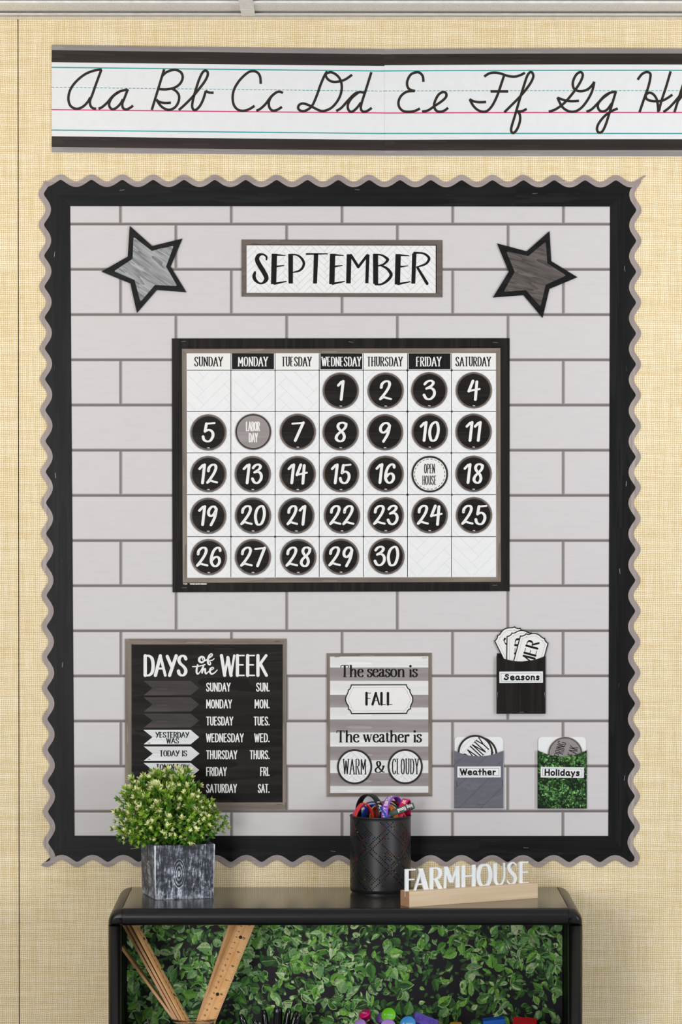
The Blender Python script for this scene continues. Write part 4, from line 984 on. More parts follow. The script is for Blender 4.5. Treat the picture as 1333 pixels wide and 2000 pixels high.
# front rail: rounded nose extruded along x
prof = []
rr = RD/2
for i in range(19):
    a = pi/2 + pi*i/18; prof.append((yF + 0.012 + rr*1.0*cos(a)*1.0, (ZT + zr0)/2 + rr*sin(a)))
prof = [(yF + 0.016, ZT)] + prof + [(yF + 0.016, zr0)]
m = M(); rows = [[(x, y, z) for y, z in prof] for x in (xl1 + 0.0003, xr0 - 0.0003)]; m.grid(rows, 0, True); m.face(rows[0]); m.face(rows[1])
m.build('front_rail', MT['case'], bc)
for sgn, xo, xi in ((-1, xl0, xl1), (1, xr1, xr0)):
    R = abs(xi - xo) * 0.95
    def sidepr(n=10):                                    # cross-section x, z of the side rail: quarter-round outer shoulder
        P = [(xi, ZT)]
        for i in range(n+1):
            a = pi/2*i/n; P.append((xo - sgn*R + sgn*R*sin(a), ZT - R*0.95 + R*0.95*cos(a)))
        P += [(xo, zr0), (xi, zr0)]
        return P
    P = sidepr(); m = M()
    rows = [[(x, y, z) for x, z in P] for y in (yB, yF + 0.016)]; m.grid(rows, 0, True); m.face(rows[0]); m.face(rows[1]); m.build('side_rail', MT['case'], bc)
    # corner cap: the same shoulder turned into the rounded nose
    m = M(); rows = []
    cyc, czc = yF + 0.016, (ZT + zr0)/2
    for i in range(9):
        t = i/8*pi/2; yy_ = cyc - (0.016 - 0.012 + rr)*sin(t)*1.0; k_ = cos(t)**0.62
        Q = []
        for x, z in P: Q.append((xi + (x - xi)*(0.45 + 0.55*k_) if True else x, yy_, czc + (z - czc)*max(k_, 0.02)))
        rows.append(Q)
    m.grid(rows, 0, True); m.face(rows[-1]); m.build('corner_cap', MT['case'], bc)
    # upright post, rounded front
    m = M(); ring = []
    x_a, x_b = xo, (xi0 if sgn < 0 else xi1); w_ = abs(x_b - x_a)
    for i in range(13):
        a = pi*i/12; ring.append(((x_a+x_b)/2 - cos(a)*w_/2, yF + 0.012 - 0.011*sin(a)))
    ring += [((x_a+x_b)/2 + w_/2, yF + 0.030), ((x_a+x_b)/2 - w_/2, yF + 0.030)]
    m.prism([(x, y, 0.0) for x, y in ring], [(x, y, zr0 - 0.0006) for x, y in ring], 0, True); m.build('upright_post', MT['case'], bc)
    m = M(); a_, b_ = sorted((xo - sgn*0.003, xo - sgn*0.013)); m.box((a_, yF + 0.028, 0.0), (b_, yB, zr0 + 0.0005)); m.build('side_panel', MT['case_in'], bc)
ZS = 0.625
sx0, sx1 = xl0 + 0.0135, xr1 - 0.0135
m = M(); m.box((sx0, yB - 0.008, 0.05), (sx1, yB, ZT - 0.018)); m.build('back_panel', MT['case_in'], bc)
for z in (ZS, 0.32, 0.06):
    m = M(); m.box((sx0, yF + 0.016, z - 0.018), (sx1, yB - 0.008, z)); m.build('shelf', MT['case_in'], bc)
# printed leaf paper on the back, inside the upper opening
yP = -(yB - 0.0088)
random.seed(5)
m = M(); za, zb = ZT - 0.019, ZS + 0.001
pa, pb = (sx0 + 0.001, za), (sx1 - 0.001, zb)
m.box((pa[0], -yP, pb[1]), (pb[0], yB - 0.0081, pa[1]), 0)
k_ = S * (D - yP) / D                                     # metres per photo pixel on that plane
PW = lambda u, v, o: Vector((pa[0] + u*k_, -o, pa[1] - v*k_))
leaf_print(m, (0, 0, (pb[0]-pa[0])/k_, (pa[1]-pb[1])/k_), yP + 0.00003, 4800, 7, 34, PW)
lp = m.build('leaf_print_paper', [MT['leaf_black']] + LG); tag(lp, 'dark green leaf-printed paper lining the back of the bookcase', 'printed paper')

# ------------------------------------------------------------------ potted plant
A, B, Cc = G(302, 1758.5, ZT), G(419, 1754.5, ZT), G(249.5, 1738, ZT)
ctr = (B + Cc)/2; ax = (B - A); side_l = (ax.length + (Cc - A).length)/2
ang = atan2(ax.y, ax.x) ; side_l = 0.104
ctr = A + Vector((cos(ang), sin(ang), 0))*side_l/2 + Vector((-sin(ang), cos(ang), 0))*side_l/2
pp = empty('potted_plant', (ctr.x, ctr.y, ZT + 0.0002))
pp.rotation_euler = (0, 0, ang)
tag(pp, 'bushy variegated green plant in a square weathered grey wood-grain pot', 'potted plant')
def local(m, name, mats, bevel=None, label=None):        # geometry already in the plant's own frame
    me_o = m.build(name, mats, None, (0, 0, 0), bevel, label); me_o.parent = pp; me_o.location = (0, 0, 0); return me_o
H = 0.0915
def sq(h, r, z, n=5):
    out = []
    for cx, cy, a in ((h-r, h-r, 0), (-h+r, h-r, 90), (-h+r, -h+r, 180), (h-r, -h+r, 270)):
        for i in range(n+1):
            t = radians(a + 90*i/n); out.append((cx + r*cos(t), cy + r*sin(t), z))
    return out
m = M(); hb, ht = side_l/2*0.985, side_l/2*1.02
rows = [sq(hb-0.002, 0.004, 0), sq(hb, 0.005, 0.002)] + [sq(hb + (ht-hb)*t, 0.005, 0.002 + (H-0.004)*t) for t in (0.25, 0.5, 0.75, 1)] + [sq(ht-0.001, 0.005, H-0.0004), sq(ht-0.006, 0.004, H), sq(ht-0.0085, 0.003, H-0.003), sq(ht-0.010, 0.003, 0.06)]
m.grid(rows, 0, True); m.face(rows[0]); local(m, 'pot', MT['pot'])
m = M(); m.face(sq(ht-0.0098, 0.003, 0.074)); m.box((-ht+0.011, -ht+0.011, 0.06), (ht-0.011, ht-0.011, 0.0739)); local(m, 'soil', MT['soil'])
def pleaf(m, p, d, up, ln, wd, mi):
    d = d.normalized(); s_ = d.cross(up)
    if s_.length < 1e-3: s_ = d.cross(Vector((1, 0.2, 0)))
    s_.normalize(); u_ = s_.cross(d)
    pr = [(0.0, 0.06), (0.3, 0.42), (0.6, 0.5), (0.85, 0.33), (1.0, 0.02)]
    rows = [[p + d*ln*t - s_*wd*w + u_*(ln*0.16*t*t + wd*0.16), p + d*ln*t + u_*(ln*0.16*t*t), p + d*ln*t + s_*wd*w + u_*(ln*0.16*t*t + wd*0.16)] for t, w in pr]
    m.grid(rows, mi)
def sprig(seed):
    random.seed(seed); m = M(); L = 1.0; top = Vector((random.uniform(-.05, .05), random.uniform(-.05, .05), 0.112))
    pts = [Vector((0, 0, 0)), Vector((random.uniform(-.004, .004), random.uniform(-.004, .004), 0.055)), top]
    cv = [Vector(p) for p in catmull([tuple(p) for p in (Vector((0,0,0)), Vector((top.x*.25, top.y*.25, 0.055)), Vector((top.x*.35, top.y*.35, 0.112)))], False, 6)]
    m.tube(cv, [0.0011*(1 - 0.5*i/len(cv)) for i in range(len(cv))], 5, 0, False)
    def rosette(p, ax_, n, ln, mi):
        ax_ = ax_.normalized(); s1 = ax_.cross(Vector((0.3, 0.8, 0.1))).normalized(); s2 = ax_.cross(s1)
        for i in range(n):
            a = 2*pi*i/n + random.uniform(-.3, .3); tilt = random.uniform(0.5, 1.15)
            d = ax_*cos(tilt) + (s1*cos(a) + s2*sin(a))*sin(tilt)
            pleaf(m, p, d, ax_, ln*random.uniform(.75, 1.15), ln*random.uniform(.28, .42), mi)
    for f in (0.28, 0.36, 0.43, 0.5, 0.56, 0.62, 0.68, 0.74, 0.80, 0.86, 0.92):
        i = int(f*(len(cv)-1)); p = cv[i]; base = random.uniform(0, 2*pi)
        for k_ in range(2):
            a = base + pi*k_; d = Vector((cos(a), sin(a), random.uniform(.35, 1.0))).normalized()
            if f > 0.4 and random.random() < 0.6:
                ln = random.uniform(.010, .020); q = p + d*ln
                m.tube([p, q], [.0006, .0004], 4, 0, False); rosette(q, d, random.choice((5, 6, 7)), .0100, 2 if f > .5 and random.random() < .6 else 1)
                if random.random() < 0.40: rosette(q + d*.003, d, 6, .0082, 3)
            else: pleaf(m, p, d, Vector((0, 0, 1)), random.uniform(.011, .016), random.uniform(.005, .0075), 1)
    e = cv[-1]; d = (cv[-1]-cv[-2])
    rosette(e - d.normalized()*.008, d, 6, .013, 2); rosette(e, d, 7, .011, 3 if seed % 3 else 2); 
    if seed % 2: rosette(e + d.normalized()*.004, d, 5, .008, 3)
    return m
sp_protos = []
for sd in range(7):
    o = local(sprig(sd + 40), 'sprig', [MT['stem'], MT['leaf_g'], MT['leaf_g2'], MT['leaf_c']]); sp_protos.append(o)
random.seed(21); NS = 98; used = 0
Rm = Matrix.Rotation(-ang, 3, 'Z')
for i in range(NS):
    z = 1 - (i + 0.5)/NS*1.30; ph = i*2.399963 + random.uniform(-.2, .2); r = sqrt(max(0, 1 - z*z))
    d = Vector((r*cos(ph)*0.077 - 0.020, r*sin(ph)*0.072, 0.050 + z*0.083))
    start = Vector((r*cos(ph)*0.030, r*sin(ph)*0.028, 0.074))
    wd_ = Rm @ (d - Vector((start.x, start.y, 0)))          # into the pot's turned frame
    stp = Rm @ Vector((start.x, start.y, 0)); stp.z = 0.074
    ln = wd_.length * random.uniform(.93, 1.07)
    if z < 0.12: stp = stp + Vector((0, 0, 0.006))
    o = sp_protos[i % 7] if i < 7 else sp_protos[i % 7].copy()
    if i >= 7: COL.objects.link(o); o.parent = pp
    q = wd_.to_track_quat('Z', 'X').to_euler(); o.rotation_euler = q; o.rotation_euler.rotate_axis('Z', random.uniform(0, 6.28))
    o.location = stp; sc = max(0.62, ln/0.112); o.scale = (max(0.8, sc*0.95), max(0.8, sc*0.95), sc)

# ------------------------------------------------------------------ perforated cup with wristbands
cb = G(743.5, 1742.6, ZT); rc = 59.6*S*(D + cb.y)/D; hc = (1742.6 - 1591.0)*S*(D + cb.y)/D
cup = empty('pencil_cup', (cb.x, cb.y, ZT)); tag(cup, 'tall black cup with punched geometric holes holding rubber wristbands', 'cup')
def cl(m, name, mats, label=None):
    o = m.build(name, mats, None, (0, 0, 0), None, label); o.parent = cup; return o
NCOL, NROW = 126, 47; zlo, zhi = 0.008, hc - 0.007
m = M()
def cp(i, j, r=rc): a = 2*pi*i/NCOL; return Vector((r*cos(a), r*sin(a), zlo + (zhi - zlo)*j/NROW))
def holed(i, j):
    if (i + j) % 2: return False
    a = (i + j) % 28; b = (i - j) % 28
    if a in (0, 4) or b in (0, 4): return True
    if a in (14,) and b > 6: return True
    if 8 <= a <= 14 and 16 <= b <= 24: return True
    if (j % 14) == 7 and 5 < a < 24: return True
    return False
for i in range(NCOL):
    for j in range(NROW):
        q = [cp(i, j), cp(i+.5, j), cp(i+1, j), cp(i+1, j+.5), cp(i+1, j+1), cp(i+.5, j+1), cp(i, j+1), cp(i, j+.5)]
        if holed(i, j):
            h = [cp(i + .5 + .46*cos(t), j + .5 + .46*sin(t)) for t in [radians(225 + 45*k_) for k_ in range(8)]]
            for k_ in range(8): m.face([q[k_], q[(k_+1) % 8], h[(k_+1) % 8], h[k_]], 0, True)
        else: m.face([q[0], q[2], q[4], q[6]], 0, True)
ringz = lambda r, z, n=NCOL: [(r*cos(2*pi*i/n), r*sin(2*pi*i/n), z) for i in range(n)]
m.grid([ringz(rc-0.004, 0.001), ringz(rc-0.001, 0.0035), ringz(rc, zlo)], 0, True)
cl(m, 'cup_wall', MT['cup'])
m = M(); m.grid([ringz(rc, zhi), ringz(rc, hc-0.003), ringz(rc+0.0008, hc-0.0022), ringz(rc+0.0010, hc-0.0010), ringz(rc+0.0004, hc), ringz(rc-0.0012, hc-0.0008), ringz(rc-0.0012, zhi)], 0, True); cl(m, 'cup_rim', MT['cup'])
m = M(); m.grid([ringz(rc-0.003, 0.0002), ringz(rc-0.003, 0.002)], 0, True); m.face(ringz(rc-0.003, 0.0002)); m.face(ringz(rc-0.003, 0.002)); cl(m, 'cup_base', MT['cup'])
bandm = {}
def band(col, cname, px, ptop, dy, yaw, lean, label, text=None, spin=0, flip=False, flat_=None, wd=0.012):
    """a closed rubber ring squeezed to fit in the cup; ptop: photo row of its highest point; yaw about z, lean about the view axis"""
    if cname not in bandm: bandm[cname] = rubber('rubber_' + cname, col)
    p = W(px, ptop, -(cb.y + dy)); ex, ey = p.x - cb.x, p.y - cb.y; Rc = rc - 0.0014
    ux, uy = cos(radians(yaw)), sin(radians(yaw))
    if flat_ is None:
        rx = 0.0315
        while rx > 0.010 and any(hypot(ex + sg*ux*rx + tg*-uy*wd/4, ey + sg*uy*rx + tg*ux*wd/4) > Rc for sg in (-1, 1) for tg in (-1, 1)): rx -= 0.0005
        rz = min(0.0315*1.95 - rx*0.95, 0.050)
    else: rx = rz = 0.0305
    m = M(); th = 0.0021; n = 64
    pr = [(0, -wd/2+.0005), (-.0004, -wd/2), (-th+.0004, -wd/2), (-th, -wd/2+.0005), (-th, wd/2-.0005), (-th+.0004, wd/2), (-.0004, wd/2), (0, wd/2-.0005)]
    m.grid([[((rx+q)*cos(2*pi*i/n), w, (rz+q)*sin(2*pi*i/n)) for q, w in pr] for i in list(range(n)) + [0]], 0, True)
    o = m.build('wristband', bandm[cname], origin=(0, 0, 0))
    if flat_ is None:
        o.location = (p.x, p.y, p.z - rz)
        o.rotation_euler = (Matrix.Rotation(radians(lean), 3, 'Y') @ Matrix.Rotation(radians(yaw), 3, 'Z')).to_euler()
    else:
        o.location = p
        o.rotation_euler = (Matrix.Rotation(radians(lean), 3, 'Y') @ Matrix.Rotation(radians(flat_), 3, 'X') @ Matrix.Rotation(radians(yaw), 3, 'Y')).to_euler()
    if text:
        g = M(); tw = text[1]; hh = 0.0068
        for Q in layout(text[0], HAND, tw*1000, hh*1000, 1.15, 1.15, 0.18):
            P = []
            for u, v in Q:
                u, v = (u/1000 - tw/2), (v/1000 - hh/2)
                if flip: u, v = -u, -v
                a = radians(spin) - u/rz; P.append(((rx+.00025)*cos(a), v, (rz+.00025)*sin(a)))
            g.face(P)
        t_ = g.build('lettering', MT['white_ink'], None, (0, 0, 0), None, 'white lettering', jit='radial'); t_.parent = o
    return tag(o, label, 'wristband', 'rubber wristbands in the cup')
band((226, 50, 38), 'red', 711, 1568, -0.012, 18, 0, 'bright red rubber wristband at the front left of the cup')
band((20, 19, 20), 'black', 722, 1551, 0.000, -52, 0, 'black rubber wristband standing highest out of the cup', ('I AM', 0.018), 24, False)
band((26, 62, 150), 'blue', 731, 1565, 0.014, -14, 0, 'blue rubber wristband arching behind the black one')
band((30, 78, 190), 'royal', 735, 1570, -0.010, -46, 0, 'royal blue rubber wristband in front of the black one')
band((60, 160, 60), 'green', 750, 1565, 0.030, 0, 0, 'light green rubber wristband at the back of the cup')
band((240, 130, 30), 'orange', 751, 1569, 0.002, -46, 0, 'orange rubber wristband left of the purple one')
band((168, 40, 34), 'brick', 761, 1563, 0.014, 34, 0, 'brick red rubber wristband behind the purple one')
band((150, 78, 200), 'purple', 767.5, 1554.5, -0.002, 62, 0, 'purple rubber wristband reading HAPPY BIRTHDAY', ('HAPPY BIRTHDAY', 0.060), 140, False)
band((214, 22, 92), 'crimson', 786, 1559.5, 0.000, 66, 10, 'crimson rubber wristband leaning right in the cup', ('DAY', 0.012), 118, True)
band((58, 80, 66), 'forest', 777, 1586, -0.001, 0, -22, 'dark green rubber wristband lying tilted over the right rim', ('Being Good', 0.034), 55, True, 82, 0.010)
band((224, 40, 150), 'magenta', 709, 1573, 0.014, 35, 0, 'magenta rubber wristband behind the red one')
band((222, 62, 30), 'vermilion', 774, 1580, -0.018, 20, 0, 'vermilion rubber wristband low behind the purple one')
for i, (c, cn, px, py, dy, yw) in enumerate([((40, 170, 220), 'sky', 752, 1622, -0.018, 8), ((226, 196, 40), 'yellow', 748, 1668, -0.020, -4), ((180, 40, 110), 'plum', 722, 1636, -0.016, 24),
                                      ((226, 196, 40), 'yellow', 735, 1672, -0.004, 40), ((70, 170, 60), 'green', 715, 1668, 0.004, 64), ((200, 60, 40), 'brick', 770, 1630, -0.012, -40)]):
    band(c, cn, px, py, dy, yw, 0, ['sky blue', 'golden yellow', 'plum pink', 'second yellow', 'leaf green', 'rust red'][i] + ' rubber wristband seen only through the cup holes')

# ------------------------------------------------------------------ wooden word sign
F1, F2 = G(800, 1772, ZT), G(1051, 1754, ZT); dx = (F2 - F1); Lb = dx.length; angs = atan2(dx.y, dx.x)
ws = empty('word_sign', (F1.x, F1.y, ZT + 0.0001)); ws.rotation_euler = (0, 0, angs)
tag(ws, 'wooden block sign holding white cut-out letters FARMHOUSE', 'sign')
def wl(m, name, mats, bevel=None, label=None):
    o = m.build(name, mats, None, (0, 0, 0), bevel, label); o.parent = ws; return o
hbz = 30.0*S*(D + F1.y)/D; tb = 0.028; sl = 0.0032; ym = tb*0.48
m = M(); zs = hbz - 0.010
m.box((0, 0, 0), (Lb, tb, zs)); m.box((0, 0, zs), (Lb, ym - sl/2, hbz)); m.box((0, ym + sl/2, zs), (Lb, tb, hbz))
wl(m, 'wood_base', MT['sign_wood'], label='light wood base with a slot')
m = M(); m.box((-0.0004, 0.0001, 0.0001), (0, tb - 0.0001, zs)); m.box((-0.0004, 0.0001, zs), (0, ym - sl/2, hbz-0.0001)); m.box((-0.0004, ym + sl/2, zs), (0, tb-0.0001, hbz-0.0001)); wl(m, 'end_grain', MT['sign_end'])
m = M(); m.box((0.0002, ym - sl/2 + 0.0002, zs + 0.0002), (Lb - 0.0002, ym + sl/2 - 0.0002, hbz - 0.0012)); wl(m, 'letter_strip', MT['sign_white'], label='white strip in the slot')
LT = {  # strokes: x, y, width in hundredths of the letter height; x spans 0..100 of the letter's own width
'F': [[(18,0,36),(18,100,36)], [(10,96,9),(100,96,9)], [(10,53,9),(88,53,9)]],
'A': [[(4,0,14),(52,100,14)], [(44,100,30),(86,0,34)], [(22,30,8),(70,30,8)]],
'R': [[(15,0,28),(15,100,28)], [(15,96,10),(50,96,10),(74,88,24),(80,74,28),(74,58,22),(50,49,10),(20,48,9)], [(46,48,24),(86,0,30)]],
'M': [[(10,0,14),(14,100,14)], [(14,100,24),(50,28,26)], [(50,28,14),(88,100,14)], [(86,100,24),(88,0,26)]],
'H': [[(13,0,26),(13,100,26)], [(87,0,26),(87,100,26)], [(13,52,9),(87,52,9)]],
'O': [[(50,97,10),(24,88,20),(11,50,26),(24,12,20),(50,3,10),(76,12,20),(89,50,26),(76,88,20),(50,97,10)]],
'U': [[(15,100,28),(15,50,28),(17,24,26),(30,8,18),(52,3,12),(74,12,12),(87,34,12),(88,70,12),(88,100,12)]],
'S': [[(84,84,10),(66,96,11),(44,97,13),(24,86,24),(22,70,28),(42,55,30),(68,40,30),(76,24,28),(66,8,18),(42,3,11),(18,8,11),(8,20,10)]],
'E': [[(18,0,36),(18,100,36)], [(10,96,9),(96,96,9)], [(10,52,9),(92,52,9)], [(10,4,9),(100,4,9)]],
}
spans = [('F', 50, 152), ('A', 136, 272), ('R', 280, 405), ('M', 410, 565), ('H', 583, 716), ('O', 726, 874), ('U', 885, 1006), ('S', 1013, 1124), ('E', 1135, 1228)]
for ch, a, b in spans:
    u0, u1 = (a + 14 - 97)/(1290 - 97)*Lb, (b + 10 - 97)/(1290 - 97)*Lb
    u0 = u0 + 0.006*(1 - (a-50)/1240); u1 = u1 + 0.006*(1 - (a-50)/1240)
    hh = 0.0375; wd_ = u1 - u0; m = M(); t0, t1 = ym - 0.0014, ym + 0.0014; jt = 0
    for st in LT[ch]:
        P = [(u0 + x/100*wd_, hbz - 0.0015 + y/100*hh, w/100*wd_*(1.0 if ch not in 'FE' else 0.92)) for x, y, w in st]
        # thin strokes keep a minimum width
        P = [(x, y, max(w, 0.0022)) for x, y, w in P]
        polys = ribbon(P, False) if len(P) == 2 else ribbon(catmull(P, False, 6), False)
        if len(P) == 2 and abs(P[0][0] - P[1][0]) > 0.002 and abs(P[0][1] - P[1][1]) > 0.002:      # level feet on slanted strokes
            (xa_, ya_, wa_), (xb_, yb_, wb_) = P; c_ = hypot(xb_-xa_, yb_-ya_)/abs(yb_-ya_)
            polys = [[(xa_ - wa_*c_/2, ya_), (xa_ + wa_*c_/2, ya_), (xb_ + wb_*c_/2, yb_), (xb_ - wb_*c_/2, yb_)]]
        for Q in polys: jt += 4e-6; m.prism([(x, t1 + jt, y) for x, y in Q], [(x, t0 - jt, y) for x, y in Q])
    wl(m, 'letter', MT['sign_white'], label='white letter ' + ch)

# ------------------------------------------------------------------ inside the bookcase: jar with rulers
yJ = -0.150
jc = W(377, 1987, -yJ); zrim = jc.z; rj = 46.5*S*(D + yJ)/D; yj = yJ
jar = empty('glass_jar', (jc.x, yj, ZS)); tag(jar, 'clear wide-mouth glass jar holding wooden rulers', 'jar')
hj = zrim - ZS
def lathe(P, n=48): return [[(r*cos(2*pi*i/n), r*sin(2*pi*i/n), z) for i in range(n)] for r, z in P]
m = M(); pr = [(0.001, 0.0), (rj*0.9, 0.0), (rj*1.02, 0.006), (rj*1.04, hj*0.80), (rj*0.97, hj*0.88), (rj*0.97, hj-0.012), (rj*1.02, hj-0.011), (rj*1.02, hj-0.009), (rj*0.97, hj-0.008), (rj*0.97, hj-0.0045), (rj*1.03, hj-0.0035), (rj*1.03, hj-0.001), (rj*0.99, hj), (rj*0.93, hj-0.001), (rj*0.92, hj*0.86), (rj*0.98, hj*0.78), (rj*0.97, 0.008), (0.001, 0.006)]
m.grid(lathe(pr), 0, True); o = m.build('jar_body', MT['glass'], None, (0, 0, 0)); o.parent = jar
zun = ZT - 0.019
def ruler(p0, p1, width, thick, face, label, square=False, marks=False, metal=False, cat='ruler'):
    """p0 bottom, p1 top (world points on the centre line); face = unit normal the printed side looks along"""
    p0, p1 = Vector(p0), Vector(p1); ax_ = (p1 - p0).normalized(); L = (p1 - p0).length
    n_ = (face - ax_*face.dot(ax_)).normalized(); s_ = ax_.cross(n_)
    Mx = Matrix((s_, n_, ax_)).transposed().to_4x4(); Mx.translation = p0
    m = M(); w2, t2 = width/2, thick/2
    P = [(-w2, -t2), (w2, -t2), (w2, t2*0.1), (w2*0.72, t2), (0.0012, t2), (0.0, t2*0.45), (-0.0012, t2), (-w2*0.72, t2), (-w2, t2*0.1)]
    if square: P = [(-w2, -t2), (w2, -t2), (w2, t2), (-w2, t2)]
    m.prism([(x, y, 0) for x, y in P], [(x, y, L) for x, y in P])
    o = m.build('wooden_ruler', MT['ruler'], None, (0, 0, 0)); o.matrix_world = Mx
    if marks:
        g = M(); inch = 0.0254
        y_ = lambda x: t2 + 0.00012 if abs(x) <= w2*0.72 else t2 + 0.00012 - (abs(x) - w2*0.72)/(w2*0.28)*t2*0.9
        def tick(z, ln, sd):
            a_, b_ = sd*w2*0.98, sd*(w2*0.98 - ln)
            for x_a, x_b in ((a_, sd*w2*0.72), (sd*w2*0.72, b_)) if ln > w2*0.26 else ((a_, b_),):
                g.face([(x_a, y_(x_a), z-.00014), (x_b, y_(x_b), z-.00014), (x_b, y_(x_b), z+.00014), (x_a, y_(x_a), z+.00014)])
        z = 0.003; i = 0
        while z < L - 0.002:
            ln = (0.0075, 0.003, 0.0042, 0.003, 0.0055, 0.003, 0.0042, 0.003)[i % 8]; tick(z, ln, 1); i += 1; z += inch/8
        z = 0.003; i = 0
        while z < L - 0.002: tick(z, (0.006, .0026, .0026, .0026, .0026)[i % 5], -1); i += 1; z += 0.002
        g.build('scale_marks', MT['ink'], None, (0, 0, 0)).parent = o
        g = M()
        for q in range(1, 12):
            for st in layout(str(q) if all(c in '012345' for c in str(q)) else {6: '5', 7: '1', 8: '3', 9: '0'}[q] if False else str(q), {**CAPS, **{'4': '50;l 34,0 34,100;l 34,100 2,34;l 2,34 48,34', '6': '46;s 38,92 20,90 5,50 10,8 28,0 42,18 38,42 22,50 6,34', '7': '46;l 2,100 44,100;l 44,100 16,0', '8': '46;c 23,100 8,86 14,62 34,40 42,18 23,0 4,18 12,40 32,62 38,86', '9': '46;s 8,8 26,10 41,50 36,92 18,100 4,82 8,58 24,50 40,66'}}, 3.4 if q < 10 else 5.0, 4.6, 0.75, 0.75):
                cz_ = 0.003 + q*inch
                g.face([(w2*0.40 - (v-2.3)/1000, t2 + 0.00014, cz_ - (u - 1.7)/1000*1.0) for u, v in st])
            
        for q in range(1, 30):
            dgt = str(q)
            fnt = {**CAPS, **{'4': '50;l 34,0 34,100;l 34,100 2,34;l 2,34 48,34', '6': '46;s 38,92 20,90 5,50 10,8 28,0 42,18 38,42 22,50 6,34', '7': '46;l 2,100 44,100;l 44,100 16,0', '8': '46;c 23,100 8,86 14,62 34,40 42,18 23,0 4,18 12,40 32,62 38,86', '9': '46;s 8,8 26,10 41,50 36,92 18,100 4,82 8,58 24,50 40,66'}}
            for st in layout(dgt, fnt, 2.0 if q < 10 else 3.6, 3.0, 0.55, 0.55):
                cz_ = L - 0.003 - q*0.01
                if cz_ > 0.003: g.face([(-w2*0.42 + (v-1.5)/1000*-1.0, t2 + 0.00014, cz_ - (u - 1.4)/1000) for u, v in st])
        g.build('scale_numbers', MT['ink'], None, (0, 0, 0), jit=(0, 1, 0)).parent = o
        for f in (0.165, 0.5, 0.835):
            g = M(); g.face([(0.0030*cos(t*pi/8), t2 + 0.00016, L*f + 0.0030*sin(t*pi/8)) for t in range(16)]); h = g.build('binder_hole', MT['dark_gap'], None, (0, 0, 0)); h.parent = o
    if metal:
        g = M(); g.box((w2, -0.0004, 0.001), (w2 + 0.0016, 0.0004, L - 0.001)); g.build('metal_edge', MT['ruler_metal'], None, (0, 0, 0)).parent = o
    return tag(o, label, cat, 'wooden rulers in the jar')
def rp(px, py, y): return W(px, py, -y)
def ext(a, b, z0, z1):           # extend the line a-b to heights z0, z1
    t0 = (z0 - a.z)/(b.z - a.z); t1 = (z1 - a.z)/(b.z - a.z); return a + (b-a)*t0, a + (b-a)*t1
zb_ = ZS + 0.010
a, b = ext(rp(407.5, 1985, yj - 0.010), rp(480, 1806, yj + 0.020), zb_, zun - 0.004)
ruler(a, b, 0.029, 0.0036, Vector((0.08, -1, 0.1)), 'wooden ruler facing front on the right of the jar, with inch numbers', marks=True)
a, b = ext(rp(402, 1985, yj + 0.004), rp(462, 1806, yj + 0.036), zb_, zun - 0.004)
ruler(a, b, 0.026, 0.0036, Vector((0.25, -1, 0.1)), 'wooden ruler with a metal edge behind the front-facing ruler', metal=True)
for i, (xb_, xt_, ytop, dy0, dy1, wpx, fx, lb) in enumerate([
        (338.5, 238, 1848, 0.010, 0.030, 0.0050, 0.997, 'thin wooden ruler seen edge-on, leaning farthest left in the jar'),
        (343.5, 246.5, 1810, 0.000, 0.014, 0.0046, 0.997, 'wooden ruler seen edge-on, second from the left in the jar'),
        (350.5, 255, 1810, -0.008, 0.006, 0.0046, 0.997, 'wooden ruler seen edge-on, third from the left in the jar'),
        (360, 267, 1810, -0.018, -0.004, 0.0052, 0.968, 'wooden ruler at the right of the leaning group in the jar')]):
    lo, hi = rp(xb_, 1985, yj + dy0), rp(xt_, ytop, yj + dy1)
    ztop = zun - 0.004 if i else hi.z
    a, b = ext(lo, hi, zb_, min(ztop, zun - 0.004))
    ruler(a, b, 0.026, 0.0042, Vector((fx, -sqrt(max(0.0, 1 - fx*fx)), 0.3)), lb, square=(i < 3), marks=(i == 3))

# markers in a cup (mostly below the frame)
mc = W(536, 2010, 0.150); m = M(); rm = 0.046; hm = W(536, 2026, 0.150).z - ZS
cupb = empty('marker_cup', (mc.x, -0.150, ZS)); tag(cupb, 'black cup under the black markers, at the lower frame edge', 'cup')
m.grid(lathe([(0.001, 0), (rm*.9, 0), (rm, hm), (rm-.002, hm), (rm*.9-.002, .003), (0.001, .003)]), 0, True); o = m.build('cup_wall', MT['case'], None, (0, 0, 0)); o.parent = cupb
for i, (bx, tx, ty, dy) in enumerate([(487, 470, 1981, -0.01), (506, 498, 1992, -0.028), (519, 516, 1972, 0.006), (548, 541, 1965, -0.012), (549, 547, 1967, 0.020), (556, 565, 1969, 0.000), (566, 580, 1975, 0.016), (572, 586, 1978, -0.018)]):
    p1 = W(tx, ty, 0.150 - dy); p0 = W((bx + 536*1.4)/2.4, 2060, 0.150 - dy*0.5); p0.z = ZS + 0.02
    m = M(); L = (p1 - p0).length; d = (p1 - p0).normalized()
    m.tube([p0, p0 + d*(L-.012), p0 + d*(L-.003), p1], [0.0058, 0.0055, 0.0042, 0.0026], 14)
    o = m.build('marker_pen', MT['pen'])
    g = M(); sd = d.cross(Vector((0, 1, 0))).normalized()
    qq = p0 + d*(L-.030) + Vector((0, -0.0058, 0)) + sd*0.0022; g.tube([qq, qq + d*.026], [.0010, .0008], 6); g.build('pen_clip', MT['pen'], o)
    tag(o, ['leftmost black marker cap at the frame edge', 'short black marker in front, second from left', 'black marker behind the short one', 'tallest black marker standing in the middle', 'black marker just behind the tallest one',
            'black marker right of the tallest one', 'black marker leaning right at the back', 'black marker leaning farthest right'][i], 'marker', 'black markers in a cup')

